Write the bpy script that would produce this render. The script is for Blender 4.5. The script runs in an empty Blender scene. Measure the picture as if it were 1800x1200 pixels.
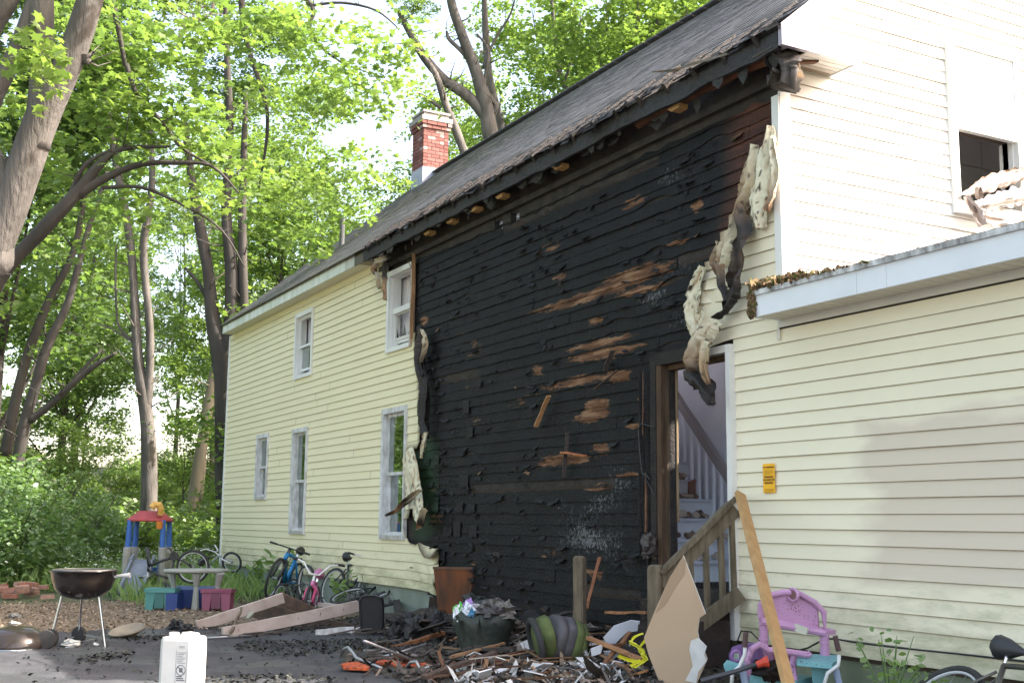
import bpy, math, random
import numpy as np
from mathutils import Vector, Matrix, noise
R=math.radians
sc=bpy.context.scene
COL=sc.collection
rnd=random.Random(7)
# ---------------------------------------------------------------- camera, sky, sun, exposure
F=2056.3
CM=np.array([[0.4785553,0.87800918,0.00920397],[0.12969595,-0.0810497,0.98823576],[0.86842604,-0.47173174,-0.15266099]])
CM=np.linalg.qr(CM.T)[0].T; CM=np.array([CM[i]*np.sign(CM[i]@r) for i,r in enumerate([[.4785,.878,.0092],[.1297,-.081,.988],[.868,-.4717,-.1527]])])
CAM=np.array([0,0,1.28])
cd=bpy.data.cameras.new('camera'); cam=bpy.data.objects.new('camera',cd); COL.objects.link(cam)
cd.sensor_width=36; cd.lens=F/1800*36; cd.clip_end=2000; cd.clip_start=.05
mw=Matrix([[CM[0][i],CM[1][i],CM[2][i],CAM[i]] for i in range(3)]+[[0,0,0,1]]); cam.matrix_world=mw
sc.camera=cam
SUN_EL,SUN_AZ=43,54      # azimuth counted from +x towards +y
w=bpy.data.worlds.new('World'); sc.world=w; w.use_nodes=True
nt=w.node_tree; bg=nt.nodes['Background']; sky=nt.nodes.new('ShaderNodeTexSky'); sky.sky_type='NISHITA'; sky.sun_disc=False
sky.sun_elevation=R(SUN_EL); sky.sun_rotation=R(90-SUN_AZ); sky.dust_density=3.0; sky.air_density=1.0; sky.ozone_density=1.0
wb=nt.nodes.new('ShaderNodeMix'); wb.data_type='RGBA'; wb.blend_type='MULTIPLY'; wb.inputs[0].default_value=1; wb.inputs[7].default_value=(1.16,1.0,.86,1); nt.links.new(sky.outputs[0],wb.inputs[6]); nt.links.new(wb.outputs[2],bg.inputs[0]); bg.inputs[1].default_value=.15
sd=bpy.data.lights.new('sun','SUN'); sd.energy=2.9; sd.angle=R(.53); sd.color=(1,.95,.87)
so=bpy.data.objects.new('sun',sd); COL.objects.link(so)
sv=Vector((math.cos(R(SUN_EL))*math.cos(R(SUN_AZ)),math.cos(R(SUN_EL))*math.sin(R(SUN_AZ)),math.sin(R(SUN_EL))))
so.rotation_euler=sv.to_track_quat('Z','Y').to_euler(); so.location=(10,10,40)
vs=sc.view_settings; vs.view_transform='Standard'; vs.look='None'; vs.gamma=1; vs.exposure=2.42
# ---------------------------------------------------------------- helpers
def ray(px,py):
    return CM.T@np.array([px-900,600-py,-F])
def U(px,py,Y=None,X=None,Z=None):      # a point of the place on a plane
    d=ray(px,py); t=(Y/d[1] if Y is not None else X/d[0] if X is not None else (Z-CAM[2])/d[2])
    return Vector(CAM+d*t)
def AT(px,py,depth): return Vector(CAM+ray(px,py)/F*depth)
def nz(*a): return noise.noise(Vector(a))
def lerp(a,b,t): return a+(b-a)*t
def pw(x,pts):
    if x<=pts[0][0]: return pts[0][1]
    for (a,b),(c,d) in zip(pts,pts[1:]):
        if x<=c: return b+(d-b)*(x-a)/(c-a)
    return pts[-1][1]
def mixc(a,b,t): return tuple(a[i]+(b[i]-a[i])*t for i in range(3))
MATS={}
def mat(name,c1,c2=None,scale=4,rough=.7,bump=0,bscale=60,metal=0,attr=False,stretch=(1,1,1),spec=.5,contrast=1,bstretch=None,detail=4):
    if name in MATS: return MATS[name]
    m=bpy.data.materials.new(name); MATS[name]=m; m.use_nodes=True; n=m.node_tree.nodes; l=m.node_tree.links
    b=n['Principled BSDF']; b.inputs['Roughness'].default_value=rough; b.inputs['Metallic'].default_value=metal; b.inputs['Specular IOR Level'].default_value=spec
    tc=n.new('ShaderNodeTexCoord')
    mp=n.new('ShaderNodeMapping'); mp.inputs['Scale'].default_value=stretch; l.new(tc.outputs['Object'],mp.inputs[0])
    c2=c2 or tuple(x*.8 for x in c1)
    ns=n.new('ShaderNodeTexNoise'); ns.inputs['Scale'].default_value=scale; ns.inputs['Detail'].default_value=detail; l.new(mp.outputs[0],ns.inputs[0])
    cr=n.new('ShaderNodeValToRGB'); cr.color_ramp.elements[0].position=.5-.22/contrast; cr.color_ramp.elements[1].position=.5+.22/contrast
    cr.color_ramp.elements[0].color=(*c1,1); cr.color_ramp.elements[1].color=(*c2,1); l.new(ns.outputs[0],cr.inputs[0])
    out=cr.outputs[0]
    if attr:
        at=n.new('ShaderNodeAttribute'); at.attribute_name='Col'
        mx=n.new('ShaderNodeMix'); mx.data_type='RGBA'; mx.blend_type='MULTIPLY'; mx.inputs[0].default_value=1
        l.new(out,mx.inputs[6]); l.new(at.outputs[0],mx.inputs[7]); out=mx.outputs[2]
    l.new(out,b.inputs[0])
    if bump:
        mp2=n.new('ShaderNodeMapping'); mp2.inputs['Scale'].default_value=bstretch or stretch; l.new(tc.outputs['Object'],mp2.inputs[0])
        n2=n.new('ShaderNodeTexNoise'); n2.inputs['Scale'].default_value=bscale; n2.inputs['Detail'].default_value=5; l.new(mp2.outputs[0],n2.inputs[0])
        bp=n.new('ShaderNodeBump'); bp.inputs['Strength'].default_value=bump; bp.inputs['Distance'].default_value=.02; l.new(n2.outputs[0],bp.inputs['Height']); l.new(bp.outputs[0],b.inputs['Normal'])
    return m
class MB:
    """collects shapes in world coordinates; build() links them as ONE mesh object"""
    def __init__(s,M=None): s.v=[];s.f=[];s.mi=[];s.fc=[];s.vc=[];s.M=M;s.sm=False;s.ash=[];s.bare=[]
    def add(s,vs,fs,mi=0,c=(1,1,1),vc=None):
        o=len(s.v)
        for q in vs:
            q=Vector(q); s.v.append(s.M@q if s.M is not None else q)
        for q in fs: s.f.append([o+i for i in q]); s.mi.append(mi); s.fc.append(c)
        if vc is not None: s.vc+=vc
        else: s.vc+=[c]*len(vs)
    def box(s,c,d,rot=None,mi=0,col=(1,1,1),jit=0):
        hx,hy,hz=[x/2 for x in d]; m=rot.to_matrix() if rot is not None and hasattr(rot,'to_matrix') else (rot or Matrix.Identity(3))
        vs=[m@(Vector((x*hx,y*hy,z*hz))+Vector([rnd.uniform(-jit,jit) for _ in range(3)]))+Vector(c) for x in(-1,1) for y in(-1,1) for z in(-1,1)]
        s.add(vs,[(0,1,3,2),(4,6,7,5),(0,4,5,1),(2,3,7,6),(0,2,6,4),(1,5,7,3)],mi,col); return s
    def bx(s,x0,x1,y0,y1,z0,z1,mi=0,col=(1,1,1)):
        return s.box(((x0+x1)/2,(y0+y1)/2,(z0+z1)/2),(x1-x0,y1-y0,z1-z0),None,mi,col)
    def bar(s,p0,p1,w,h,up=(0,0,1),mi=0,col=(1,1,1),jit=0,n=1,warp=0):
        p0=Vector(p0);p1=Vector(p1); d=(p1-p0).normalized(); r=d.cross(Vector(up)); r=r.normalized() if r.length>1e-4 else d.orthogonal().normalized(); u=r.cross(d)
        vs=[];sd_=rnd.random()*99
        for i in range(n+1):
            t=i/n; c=p0.lerp(p1,t)+(u*nz(t*2,sd_,0)+r*nz(t*2,sd_,9))*warp
            for a,b in((-1,-1),(1,-1),(1,1),(-1,1)): vs.append(c+r*(a*w/2+rnd.uniform(-jit,jit))+u*(b*h/2+rnd.uniform(-jit,jit))+d*rnd.uniform(-jit,jit)*2)
        fs=[(3,2,1,0),tuple(range(4*n,4*n+4))]
        for i in range(n):
            for k in range(4): a=4*i+k; b=4*i+(k+1)%4; fs.append((a,b,b+4,a+4))
        s.add(vs,fs,mi,col); return s
    def tube(s,pts,rs,seg=8,mi=0,col=(1,1,1),closed=False,rough=0):
        pts=[Vector(p) for p in pts]; n=len(pts)
        if not hasattr(rs,'__len__'): rs=[rs]*n
        vs=[];r=None
        for i,p in enumerate(pts):
            a=pts[(i-1)%n] if closed or i>0 else p; b=pts[(i+1)%n] if closed or i<n-1 else p
            d=(b-a).normalized()
            if r is None: r=d.orthogonal().normalized()
            else:
                r=(r-d*r.dot(d)); r=r.normalized() if r.length>1e-5 else d.orthogonal().normalized()
            u=d.cross(r)
            for k in range(seg):
                t=2*math.pi*k/seg; rr=rs[i]*(1+(rough*nz(p.x*2+math.cos(t)*2,p.y*2+math.sin(t)*2,p.z*1.2) if rough else 0)); vs.append(p+(r*math.cos(t)+u*math.sin(t))*rr)
        fs=[]
        for i in range(n if closed else n-1):
            for k in range(seg):
                a=i*seg+k;b=i*seg+(k+1)%seg;c=((i+1)%n)*seg; fs.append((a,b,c+(k+1)%seg,c+k))
        if not closed: fs+= [tuple(reversed(range(seg))),tuple(range((n-1)*seg,n*seg))]
        s.add(vs,fs,mi,col); return s
    def lathe(s,prof,c=(0,0,0),seg=20,mi=0,col=(1,1,1),rot=None,sc=(1,1,1)):
        vs=[];c=Vector(c); m=rot if rot is not None else Matrix.Identity(3)
        for r,z in prof:
            for k in range(seg): t=2*math.pi*k/seg; vs.append(m@Vector((r*math.cos(t)*sc[0],r*math.sin(t)*sc[1],z*sc[2]))+c)
        fs=[]
        for i in range(len(prof)-1):
            for k in range(seg): a=i*seg+k;b=i*seg+(k+1)%seg; fs.append((a,b,b+seg,a+seg))
        if prof[0][0]>1e-4: fs.append(tuple(reversed(range(seg))))
        if prof[-1][0]>1e-4: fs.append(tuple(range((len(prof)-1)*seg,len(prof)*seg)))
        s.add(vs,fs,mi,col); return s
    def plate(s,poly,nrm,th,mi=0,col=(1,1,1),mi2=None,col2=None):     # poly: world points, thickness along nrm
        n=len(poly); nrm=Vector(nrm).normalized()*th; P=[Vector(p) for p in poly]
        s.add(P+[p+nrm for p in P],[tuple(range(n))],mi,col); o=len(s.v)-2*n
        s.f.append([o+n+i for i in reversed(range(n))]); s.mi.append(mi if mi2 is None else mi2); s.fc.append(col2 or col)
        for i in range(n): j=(i+1)%n; s.f.append([o+i,o+n+i,o+n+j,o+j]); s.mi.append(mi if mi2 is None else mi2); s.fc.append(col2 or col)
        return s
    def blob(s,c,r,amp=.2,fr=2,seg=12,ring=8,mi=0,col=(1,1,1)):
        c=Vector(c); r=r if hasattr(r,'__len__') else (r,r,r); vs=[];o=rnd.random()*50
        for i in range(ring+1):
            ph=math.pi*i/ring
            for k in range(seg):
                t=2*math.pi*k/seg; d=Vector((math.sin(ph)*math.cos(t),math.sin(ph)*math.sin(t),math.cos(ph))); q=1+amp*nz(d.x*fr+o,d.y*fr,d.z*fr)*1.6
                vs.append(c+Vector((d.x*r[0]*q,d.y*r[1]*q,d.z*r[2]*q)))
        fs=[]
        for i in range(ring):
            for k in range(seg): a=i*seg+k;b=i*seg+(k+1)%seg; fs.append((a,a+seg,b+seg,b))
        s.add(vs,fs,mi,col); return s
    def build(s,name,m,parent=None,label=None,cat=None,group=None,kind=None,smooth=None,vcol=False):
        me=bpy.data.meshes.new(name)
        if parent is None:
            xs=np.array([tuple(v) for v in s.v]); base=Vector(((xs[:,0].min()+xs[:,0].max())/2,(xs[:,1].min()+xs[:,1].max())/2,xs[:,2].min()))
            if kind=='structure' or kind=='stuff': base=Vector((0,0,0))
            vs=[v-base for v in s.v]
        else:
            inv=WM[parent.name].inverted(); vs=[inv@v for v in s.v]
        me.from_pydata([tuple(v) for v in vs],[],s.f)
        for mm in (m if isinstance(m,(list,tuple)) else [m]): me.materials.append(mm)
        if any(s.mi): me.polygons.foreach_set('material_index',s.mi)
        if vcol:
            a=me.color_attributes.new('Col','FLOAT_COLOR','POINT'); a.data.foreach_set('color',[x for c in s.vc for x in (*c[:3],1)])
        else:
            a=me.attributes.new('Col','FLOAT_COLOR','FACE'); a.data.foreach_set('color',[x for c in s.fc for x in (*c[:3],1)])
        if s.ash and len(s.ash)==len(s.v):
            a=me.attributes.new('ash','FLOAT','POINT'); a.data.foreach_set('value',s.ash)
            a=me.attributes.new('bare','FLOAT','POINT'); a.data.foreach_set('value',s.bare if len(s.bare)==len(s.v) else [0]*len(s.v))
        me.update(); me.validate()
        if smooth or (smooth is None and s.sm): me.polygons.foreach_set('use_smooth',[True]*len(me.polygons))
        o=bpy.data.objects.new(name,me); COL.objects.link(o)
        if parent is None: o.location=base; WM[o.name]=Matrix.Translation(base)
        else: o.parent=parent; WM[o.name]=WM[parent.name]
        tag(o,label,cat,group,kind); return o
WM={}
def tag(o,label=None,cat=None,group=None,kind=None):
    if label:o['label']=label
    if cat:o['category']=cat
    if group:o['group']=group
    if kind:o['kind']=kind
    return o
def thing(name,label,cat,loc,rot=None,group=None,sc_=1):
    o=bpy.data.objects.new(name,None); o.empty_display_size=.2; COL.objects.link(o)
    M=Matrix.Translation(Vector(loc))@(rot.to_matrix().to_4x4() if rot is not None else Matrix.Identity(4))@Matrix.Scale(sc_,4)
    o.matrix_world=M; WM[o.name]=M; tag(o,label,cat,group); return o
from mathutils import Euler
# ---------------------------------------------------------------- materials
def leaf_mat(name,dark,bright,trans=.5,tr_col=None):
    m=bpy.data.materials.new(name); m.use_nodes=True; n=m.node_tree.nodes; l=m.node_tree.links; n.clear()
    at=n.new('ShaderNodeAttribute'); at.attribute_name='tint'; cr=n.new('ShaderNodeValToRGB'); cr.color_ramp.elements[0].color=(*dark,1); cr.color_ramp.elements[1].color=(*bright,1)
    l.new(at.outputs['Fac'],cr.inputs[0])
    d=n.new('ShaderNodeBsdfDiffuse'); t=n.new('ShaderNodeBsdfTranslucent'); mx=n.new('ShaderNodeMixShader'); mx.inputs[0].default_value=trans
    mc=n.new('ShaderNodeMix'); mc.data_type='RGBA'; mc.blend_type='MULTIPLY'; mc.inputs[0].default_value=1; mc.inputs[7].default_value=(*(tr_col or (1.42,1.55,.8)),1)
    l.new(cr.outputs[0],d.inputs[0]); l.new(cr.outputs[0],mc.inputs[6]); l.new(mc.outputs[2],t.inputs[0]); l.new(d.outputs[0],mx.inputs[1]); l.new(t.outputs[0],mx.inputs[2])
    g=n.new('ShaderNodeBsdfGlossy'); g.inputs['Roughness'].default_value=.45; g.inputs[0].default_value=(.8,.9,.8,1); m2=n.new('ShaderNodeMixShader'); m2.inputs[0].default_value=.05
    o=n.new('ShaderNodeOutputMaterial'); l.new(mx.outputs[0],m2.inputs[1]); l.new(g.outputs[0],m2.inputs[2]); l.new(m2.outputs[0],o.inputs[0]); return m
LEAF=leaf_mat('maple_leaves',(.085,.14,.055),(.17,.245,.085),.55)
LEAFY=leaf_mat('young_leaves',(.11,.175,.055),(.20,.27,.085),.55)
LEAFD=leaf_mat('shrub_leaves',(.10,.17,.07),(.20,.29,.12),.45)
LEAFG=leaf_mat('weed_leaves',(.13,.21,.075),(.28,.38,.14),.45)
BARK=mat('bark',(.075,.067,.06),(.155,.14,.127),scale=5,rough=.95,bump=1.0,bscale=14,stretch=(1,1,.3),bstretch=(2.4,2.4,.3),contrast=1.3)
BARKF=mat('bark_dark',(.032,.028,.025),(.085,.074,.065),scale=2,rough=.95,bump=.7,bscale=6,stretch=(1,1,.25),bstretch=(2,2,.3))
BARKP=mat('bark_pale',(.3,.26,.2),(.17,.14,.11),scale=2,rough=.9,bump=.5,bscale=6,stretch=(1,1,.2))
def siding_mat(name,c1,c2,stain):
    m=mat(name,c1,c2,scale=.8,rough=.5,attr=True,spec=.35,bump=.03,bscale=3)
    n=m.node_tree.nodes;l=m.node_tree.links;b=n['Principled BSDF']
    src=b.inputs[0].links[0].from_socket
    geo=n.new('ShaderNodeNewGeometry'); sep=n.new('ShaderNodeSeparateXYZ'); l.new(geo.outputs['Position'],sep.inputs[0])
    # algae growing up from the foot of the wall
    mp=n.new('ShaderNodeMapping'); mp.inputs['Scale'].default_value=(1.2,1.2,4.5); l.new(geo.outputs['Position'],mp.inputs[0])
    ns=n.new('ShaderNodeTexNoise'); ns.inputs['Scale'].default_value=1.6; ns.inputs['Detail'].default_value=8; ns.inputs['Roughness'].default_value=.7; l.new(mp.outputs[0],ns.inputs[0])
    mr=n.new('ShaderNodeMapRange'); mr.inputs[1].default_value=.35; mr.inputs[2].default_value=1.35; mr.inputs[3].default_value=.27; mr.inputs[4].default_value=-.2; l.new(sep.outputs[2],mr.inputs[0])
    ad=n.new('ShaderNodeMath'); ad.operation='ADD'; l.new(ns.outputs[0],ad.inputs[0]); l.new(mr.outputs[0],ad.inputs[1])
    r2=n.new('ShaderNodeMapRange'); r2.inputs[1].default_value=.56; r2.inputs[2].default_value=.86; r2.inputs[3].default_value=0; r2.inputs[4].default_value=.6; l.new(ad.outputs[0],r2.inputs[0])
    mx=n.new('ShaderNodeMix'); mx.data_type='RGBA'; mx.inputs[7].default_value=(.19,.2,.07,1); l.new(r2.outputs[0],mx.inputs[0]); l.new(src,mx.inputs[6]); out=mx.outputs[2]
    if stain:   # a faded greyish patch where something stood in front of the wall
        n3=n.new('ShaderNodeTexNoise'); n3.inputs['Scale'].default_value=1.7; n3.inputs['Detail'].default_value=5; mp3=n.new('ShaderNodeMapping'); mp3.inputs['Scale'].default_value=(1,1,3); l.new(geo.outputs['Position'],mp3.inputs[0]); l.new(mp3.outputs[0],n3.inputs[0])
        def M(op,a,b_):
            q=n.new('ShaderNodeMath'); q.operation=op
            for i,x in enumerate((a,b_)):
                if hasattr(x,'links'): l.new(x,q.inputs[i])
                else: q.inputs[i].default_value=x
            return q.outputs[0]
        dx=M('DIVIDE',M('ABSOLUTE',M('SUBTRACT',sep.outputs[0],-5.0),0),1.42); dz=M('DIVIDE',M('ABSOLUTE',M('SUBTRACT',sep.outputs[2],1.46),0),.62)
        dd=M('ADD',M('MAXIMUM',dx,dz),M('MULTIPLY',M('SUBTRACT',n3.outputs[0],.5),.55))
        r3=n.new('ShaderNodeMapRange'); r3.inputs[1].default_value=1.02; r3.inputs[2].default_value=.86; r3.inputs[3].default_value=0; r3.inputs[4].default_value=.85; l.new(dd,r3.inputs[0])
        m3=n.new('ShaderNodeMix'); m3.data_type='RGBA'; m3.inputs[7].default_value=(.67,.565,.45,1); l.new(r3.outputs[0],m3.inputs[0]); l.new(out,m3.inputs[6]); out=m3.outputs[2]
    l.new(out,b.inputs[0]); return m
SIDE=siding_mat('cream_vinyl',(.84,.765,.52),(.80,.725,.485),False)
SIDE2=siding_mat('cream_vinyl_weathered',(.88,.80,.605),(.84,.76,.57),True)
SIDEG=mat('pale_vinyl',(.85,.84,.80),(.83,.82,.77),scale=1,rough=.5,attr=True)
LIPG=mat('gable_lip',(.5,.43,.33),(.6,.52,.42),scale=5,rough=.8,attr=True)  # paler painted shadow line under the gable courses
LIP=mat('siding_lip_shade',(.2,.17,.11),(.32,.28,.19),scale=7,rough=.9,attr=True)  # dark lip undersides: shade painted in to deepen the line below each course
WHITE=mat('white_trim',(.80,.80,.78),(.70,.70,.68),scale=3,rough=.5,attr=True,bump=.05,bscale=20)
OLDWHITE=mat('peeling_white_paint',(.74,.74,.75),(.45,.44,.42),scale=14,rough=.75,attr=True,bump=.3,bscale=40,contrast=1.3,stretch=(1,1,.4))
ALGAEW=mat('white_fascia_algae',(.78,.78,.75),(.55,.60,.5),scale=5,rough=.5,attr=True,contrast=1.2,stretch=(1,1,.35))
SOFFIT=mat('soffit',(.72,.68,.6),(.66,.62,.55),scale=3,rough=.6,attr=True)
ROOF=mat('roof_shingles',(1,1,1),(.68,.68,.68),scale=14,rough=.95,attr=True,bump=.6,bscale=70,spec=.2)
BRICK=mat('brick',(1,1,1),(.65,.6,.6),scale=18,rough=.9,attr=True,bump=.4,bscale=60)
CONC=mat('foundation_concrete',(.36,.37,.33),(.22,.25,.2),scale=2.5,rough=.95,bump=.3,bscale=30,attr=True,contrast=.8)
CHARP=mat('charcoal',(.018,.018,.02),(.045,.042,.042),scale=22,rough=.75,bump=.9,bscale=28,spec=.5)
CHARB=mat('charred_wood',(.016,.015,.015),(.05,.037,.03),scale=6,rough=.8,bump=.8,bscale=40,attr=True,stretch=(1,1,1))
WOODR=mat('raw_lath_wood',(.36,.2,.1),(.22,.115,.055),scale=9,rough=.8,bump=.4,bscale=50,attr=True)
WOODG=mat('weathered_timber',(.21,.165,.11),(.09,.07,.045),scale=7,rough=.95,bump=.6,bscale=26,attr=True,stretch=(3,3,.5),bstretch=(3,3,.4))
WOODN=mat('new_pine',(.52,.31,.13),(.40,.215,.08),scale=6,rough=.6,bump=.15,bscale=30,attr=True,stretch=(2,2,.5))
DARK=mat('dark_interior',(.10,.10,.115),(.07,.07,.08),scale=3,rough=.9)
BLACKP=mat('black_plastic',(.02,.02,.022),(.03,.03,.03),scale=20,rough=.45)
RUBBER=mat('tyre_rubber',(.025,.025,.025),(.045,.043,.04),scale=20,rough=.85)
CHROME=mat('chrome',(.75,.76,.78),(.55,.55,.56),scale=12,rough=.22,metal=1)
ALU=mat('dull_metal_tube',(.5,.5,.52),(.3,.29,.29),scale=9,rough=.45,metal=.8)
PLAIN=mat('painted_plastic',(1,1,1),(.82,.82,.82),scale=6,rough=.5,attr=True,bump=.05)
PLAING=mat('glossy_paint',(1,1,1),(.85,.85,.85),scale=9,rough=.25,attr=True)
SPECK=mat('sooty_plastic',(1,1,1),(.9,.88,.88),scale=7,rough=.5,attr=True)
def speck(m):
    n=m.node_tree.nodes;l=m.node_tree.links;b=n['Principled BSDF']; src=b.inputs[0].links[0].from_socket; g=n.new('ShaderNodeNewGeometry')
    v=n.new('ShaderNodeTexVoronoi'); v.inputs['Scale'].default_value=75; v.inputs['Randomness'].default_value=1; l.new(g.outputs['Position'],v.inputs[0])
    ns=n.new('ShaderNodeTexNoise'); ns.inputs['Scale'].default_value=7; l.new(g.outputs['Position'],ns.inputs[0])
    a=n.new('ShaderNodeMapRange'); a.inputs[1].default_value=.35; a.inputs[2].default_value=.7; a.inputs[3].default_value=.05; a.inputs[4].default_value=.36; l.new(ns.outputs[0],a.inputs[0])
    lt=n.new('ShaderNodeMath'); lt.operation='LESS_THAN'; l.new(v.outputs['Distance'],lt.inputs[0]); l.new(a.outputs[0],lt.inputs[1])
    mx=n.new('ShaderNodeMix'); mx.data_type='RGBA'; mx.inputs[7].default_value=(.05,.035,.03,1); l.new(lt.outputs[0],mx.inputs[0]); l.new(src,mx.inputs[6]); l.new(mx.outputs[2],b.inputs[0])
speck(SPECK)
def glass_mat(name,tint,fac):
    m=bpy.data.materials.new(name); m.use_nodes=True; n=m.node_tree.nodes;l=m.node_tree.links;n.clear()
    g=n.new('ShaderNodeBsdfGlossy'); g.inputs['Roughness'].default_value=.02; g.inputs[0].default_value=(.9,.95,.95,1)
    t=n.new('ShaderNodeBsdfTransparent'); t.inputs[0].default_value=(*tint,1); mx=n.new('ShaderNodeMixShader'); mx.inputs[0].default_value=fac
    tc=n.new('ShaderNodeTexCoord'); ns=n.new('ShaderNodeTexNoise'); ns.inputs['Scale'].default_value=2.5; bp=n.new('ShaderNodeBump'); bp.inputs['Strength'].default_value=.06; bp.inputs['Distance'].default_value=.02
    l.new(tc.outputs['Object'],ns.inputs[0]); l.new(ns.outputs[0],bp.inputs['Height']); l.new(bp.outputs[0],g.inputs['Normal'])
    o=n.new('ShaderNodeOutputMaterial'); l.new(t.outputs[0],mx.inputs[1]); l.new(g.outputs[0],mx.inputs[2]); l.new(mx.outputs[0],o.inputs[0]); return m
GLASS=glass_mat('window_glass',(.7,.75,.72),.42)
# burnt clapboards: colour from the boards themselves, ash flecks and crocodile bump from noise
def burnt_mat():
    m=bpy.data.materials.new('burnt_clapboard'); m.use_nodes=True; n=m.node_tree.nodes;l=m.node_tree.links;b=n['Principled BSDF']; b.inputs['Specular IOR Level'].default_value=.22
    at=n.new('ShaderNodeAttribute'); at.attribute_name='Col'; aa=n.new('ShaderNodeAttribute'); aa.attribute_name='ash'; tc=n.new('ShaderNodeTexCoord')
    ns=n.new('ShaderNodeTexNoise'); ns.inputs['Scale'].default_value=34; ns.inputs['Detail'].default_value=6; ns.inputs['Roughness'].default_value=.75
    mp=n.new('ShaderNodeMapping'); mp.inputs['Scale'].default_value=(1.3,1,.85); l.new(tc.outputs['Object'],mp.inputs[0]); l.new(mp.outputs[0],ns.inputs[0])
    ad=n.new('ShaderNodeMath'); ad.operation='MULTIPLY_ADD'; ad.inputs[1].default_value=.42; l.new(aa.outputs['Fac'],ad.inputs[0]); l.new(ns.outputs[0],ad.inputs[2])
    r=n.new('ShaderNodeMapRange'); r.inputs[1].default_value=.78; r.inputs[2].default_value=.9; r.inputs[4].default_value=.55; l.new(ad.outputs[0],r.inputs[0])
    mx=n.new('ShaderNodeMix'); mx.data_type='RGBA'; mx.inputs[7].default_value=(.3,.3,.31,1); l.new(r.outputs[0],mx.inputs[0])
    n2=n.new('ShaderNodeTexNoise'); n2.inputs['Scale'].default_value=5; n2.inputs['Detail'].default_value=8; mp2=n.new('ShaderNodeMapping'); mp2.inputs['Scale'].default_value=(.5,1,3.5); l.new(tc.outputs['Object'],mp2.inputs[0]); l.new(mp2.outputs[0],n2.inputs[0])
    r2=n.new('ShaderNodeMapRange'); r2.inputs[1].default_value=.3; r2.inputs[2].default_value=.7; r2.inputs[3].default_value=.45; r2.inputs[4].default_value=1.5; l.new(n2.outputs[0],r2.inputs[0])
    ml=n.new('ShaderNodeVectorMath'); ml.operation='SCALE'; l.new(at.outputs[0],ml.inputs[0]); l.new(r2.outputs[0],ml.inputs['Scale']); ab=n.new('ShaderNodeAttribute'); ab.attribute_name='bare'; nb=n.new('ShaderNodeTexNoise'); nb.inputs['Scale'].default_value=4.5; nb.inputs['Detail'].default_value=7; nb.inputs['Roughness'].default_value=.65
    mb_=n.new('ShaderNodeMapping'); mb_.inputs['Scale'].default_value=(1.2,1,6); l.new(tc.outputs['Object'],mb_.inputs[0]); l.new(mb_.outputs[0],nb.inputs[0])
    sb=n.new('ShaderNodeMath'); sb.operation='MULTIPLY_ADD'; sb.inputs[1].default_value=1.7; l.new(nb.outputs[0],sb.inputs[0]); l.new(ab.outputs['Fac'],sb.inputs[2])
    rb=n.new('ShaderNodeMapRange'); rb.inputs[1].default_value=1.27; rb.inputs[2].default_value=1.42; l.new(sb.outputs[0],rb.inputs[0])
    wc=n.new('ShaderNodeValToRGB'); wc.color_ramp.elements[0].position=.36; wc.color_ramp.elements[0].color=(.07,.028,.014,1); wc.color_ramp.elements[1].position=.62; wc.color_ramp.elements[1].color=(.27,.15,.085,1); e_=wc.color_ramp.elements.new(.5); e_.color=(.15,.065,.03,1)
    l.new(n2.outputs[0],wc.inputs[0]); mw2=n.new('ShaderNodeMix'); mw2.data_type='RGBA'; l.new(rb.outputs[0],mw2.inputs[0]); l.new(ml.outputs[0],mw2.inputs[6]); l.new(wc.outputs[0],mw2.inputs[7])
    l.new(mw2.outputs[2],mx.inputs[6]); l.new(mx.outputs[2],b.inputs[0])
    r3=n.new('ShaderNodeMapRange'); r3.inputs[3].default_value=.3; r3.inputs[4].default_value=.85; l.new(n2.outputs[0],r3.inputs[0]); l.new(r3.outputs[0],b.inputs['Roughness'])
    v=n.new('ShaderNodeTexVoronoi'); v.inputs['Scale'].default_value=30; v.feature='DISTANCE_TO_EDGE'; l.new(mp.outputs[0],v.inputs[0])
    s2=n.new('ShaderNodeMath'); s2.operation='ADD'; l.new(v.outputs[0],s2.inputs[0]); l.new(ns.outputs[0],s2.inputs[1])
    bp=n.new('ShaderNodeBump'); bp.inputs['Strength'].default_value=.8; bp.inputs['Distance'].default_value=.012; l.new(s2.outputs[0],bp.inputs['Height']); l.new(bp.outputs[0],b.inputs['Normal']); return m
BURNT=burnt_mat()
RIB=mat('melted_vinyl',(1,1,1),(.8,.78,.74),scale=16,rough=.6,attr=True,bump=.35,bscale=22)
#@@SETTING
# ---------------------------------------------------------------- setting: ground
def driveedge(y): return -14.3+.35*nz(y*.6,3,0)+.12*nz(y*3,1,0)-.0*y
def terrain(x,y):
    t=min(1,max(0,(-x-30)/60)); h=t*t*5
    if y>16: h+=max(0,(y-16))*.02
    return h+.05*nz(x*.25,y*.25,0)*min(1,max(0,(-x-15)/4))
def sheet(xs,ys,zf,name,m,kind='structure',keep=None):
    vs=[(x,y,zf(x,y)) for x in xs for y in ys]; ny=len(ys); fs=[]
    for i in range(len(xs)-1):
        for j in range(ny-1):
            if keep and not keep((xs[i]+xs[i+1])/2,(ys[j]+ys[j+1])/2): continue
            a=i*ny+j; fs.append((a,a+ny,a+ny+1,a+1))
    mb=MB(); mb.add(vs,fs); return mb.build(name,m,kind=kind,smooth=True)
SOIL=mat('forest_soil',(.085,.09,.045),(.055,.08,.03),scale=.8,rough=1,bump=.5,bscale=8)
def spaced(a,b,n): return [a+(b-a)*i/n for i in range(n+1)]
xs=[-1500,-600,-300,-180,-120]+spaced(-90,10,80)+[30,80,200,600,1500]; ys=[-1500,-500,-200,-90]+spaced(-50,50,60)+[90,200,500,1500]
sheet(xs,ys,lambda x,y: terrain(x,y)-.02 if x>-400 else terrain(-400,0),'ground',SOIL)
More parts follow.
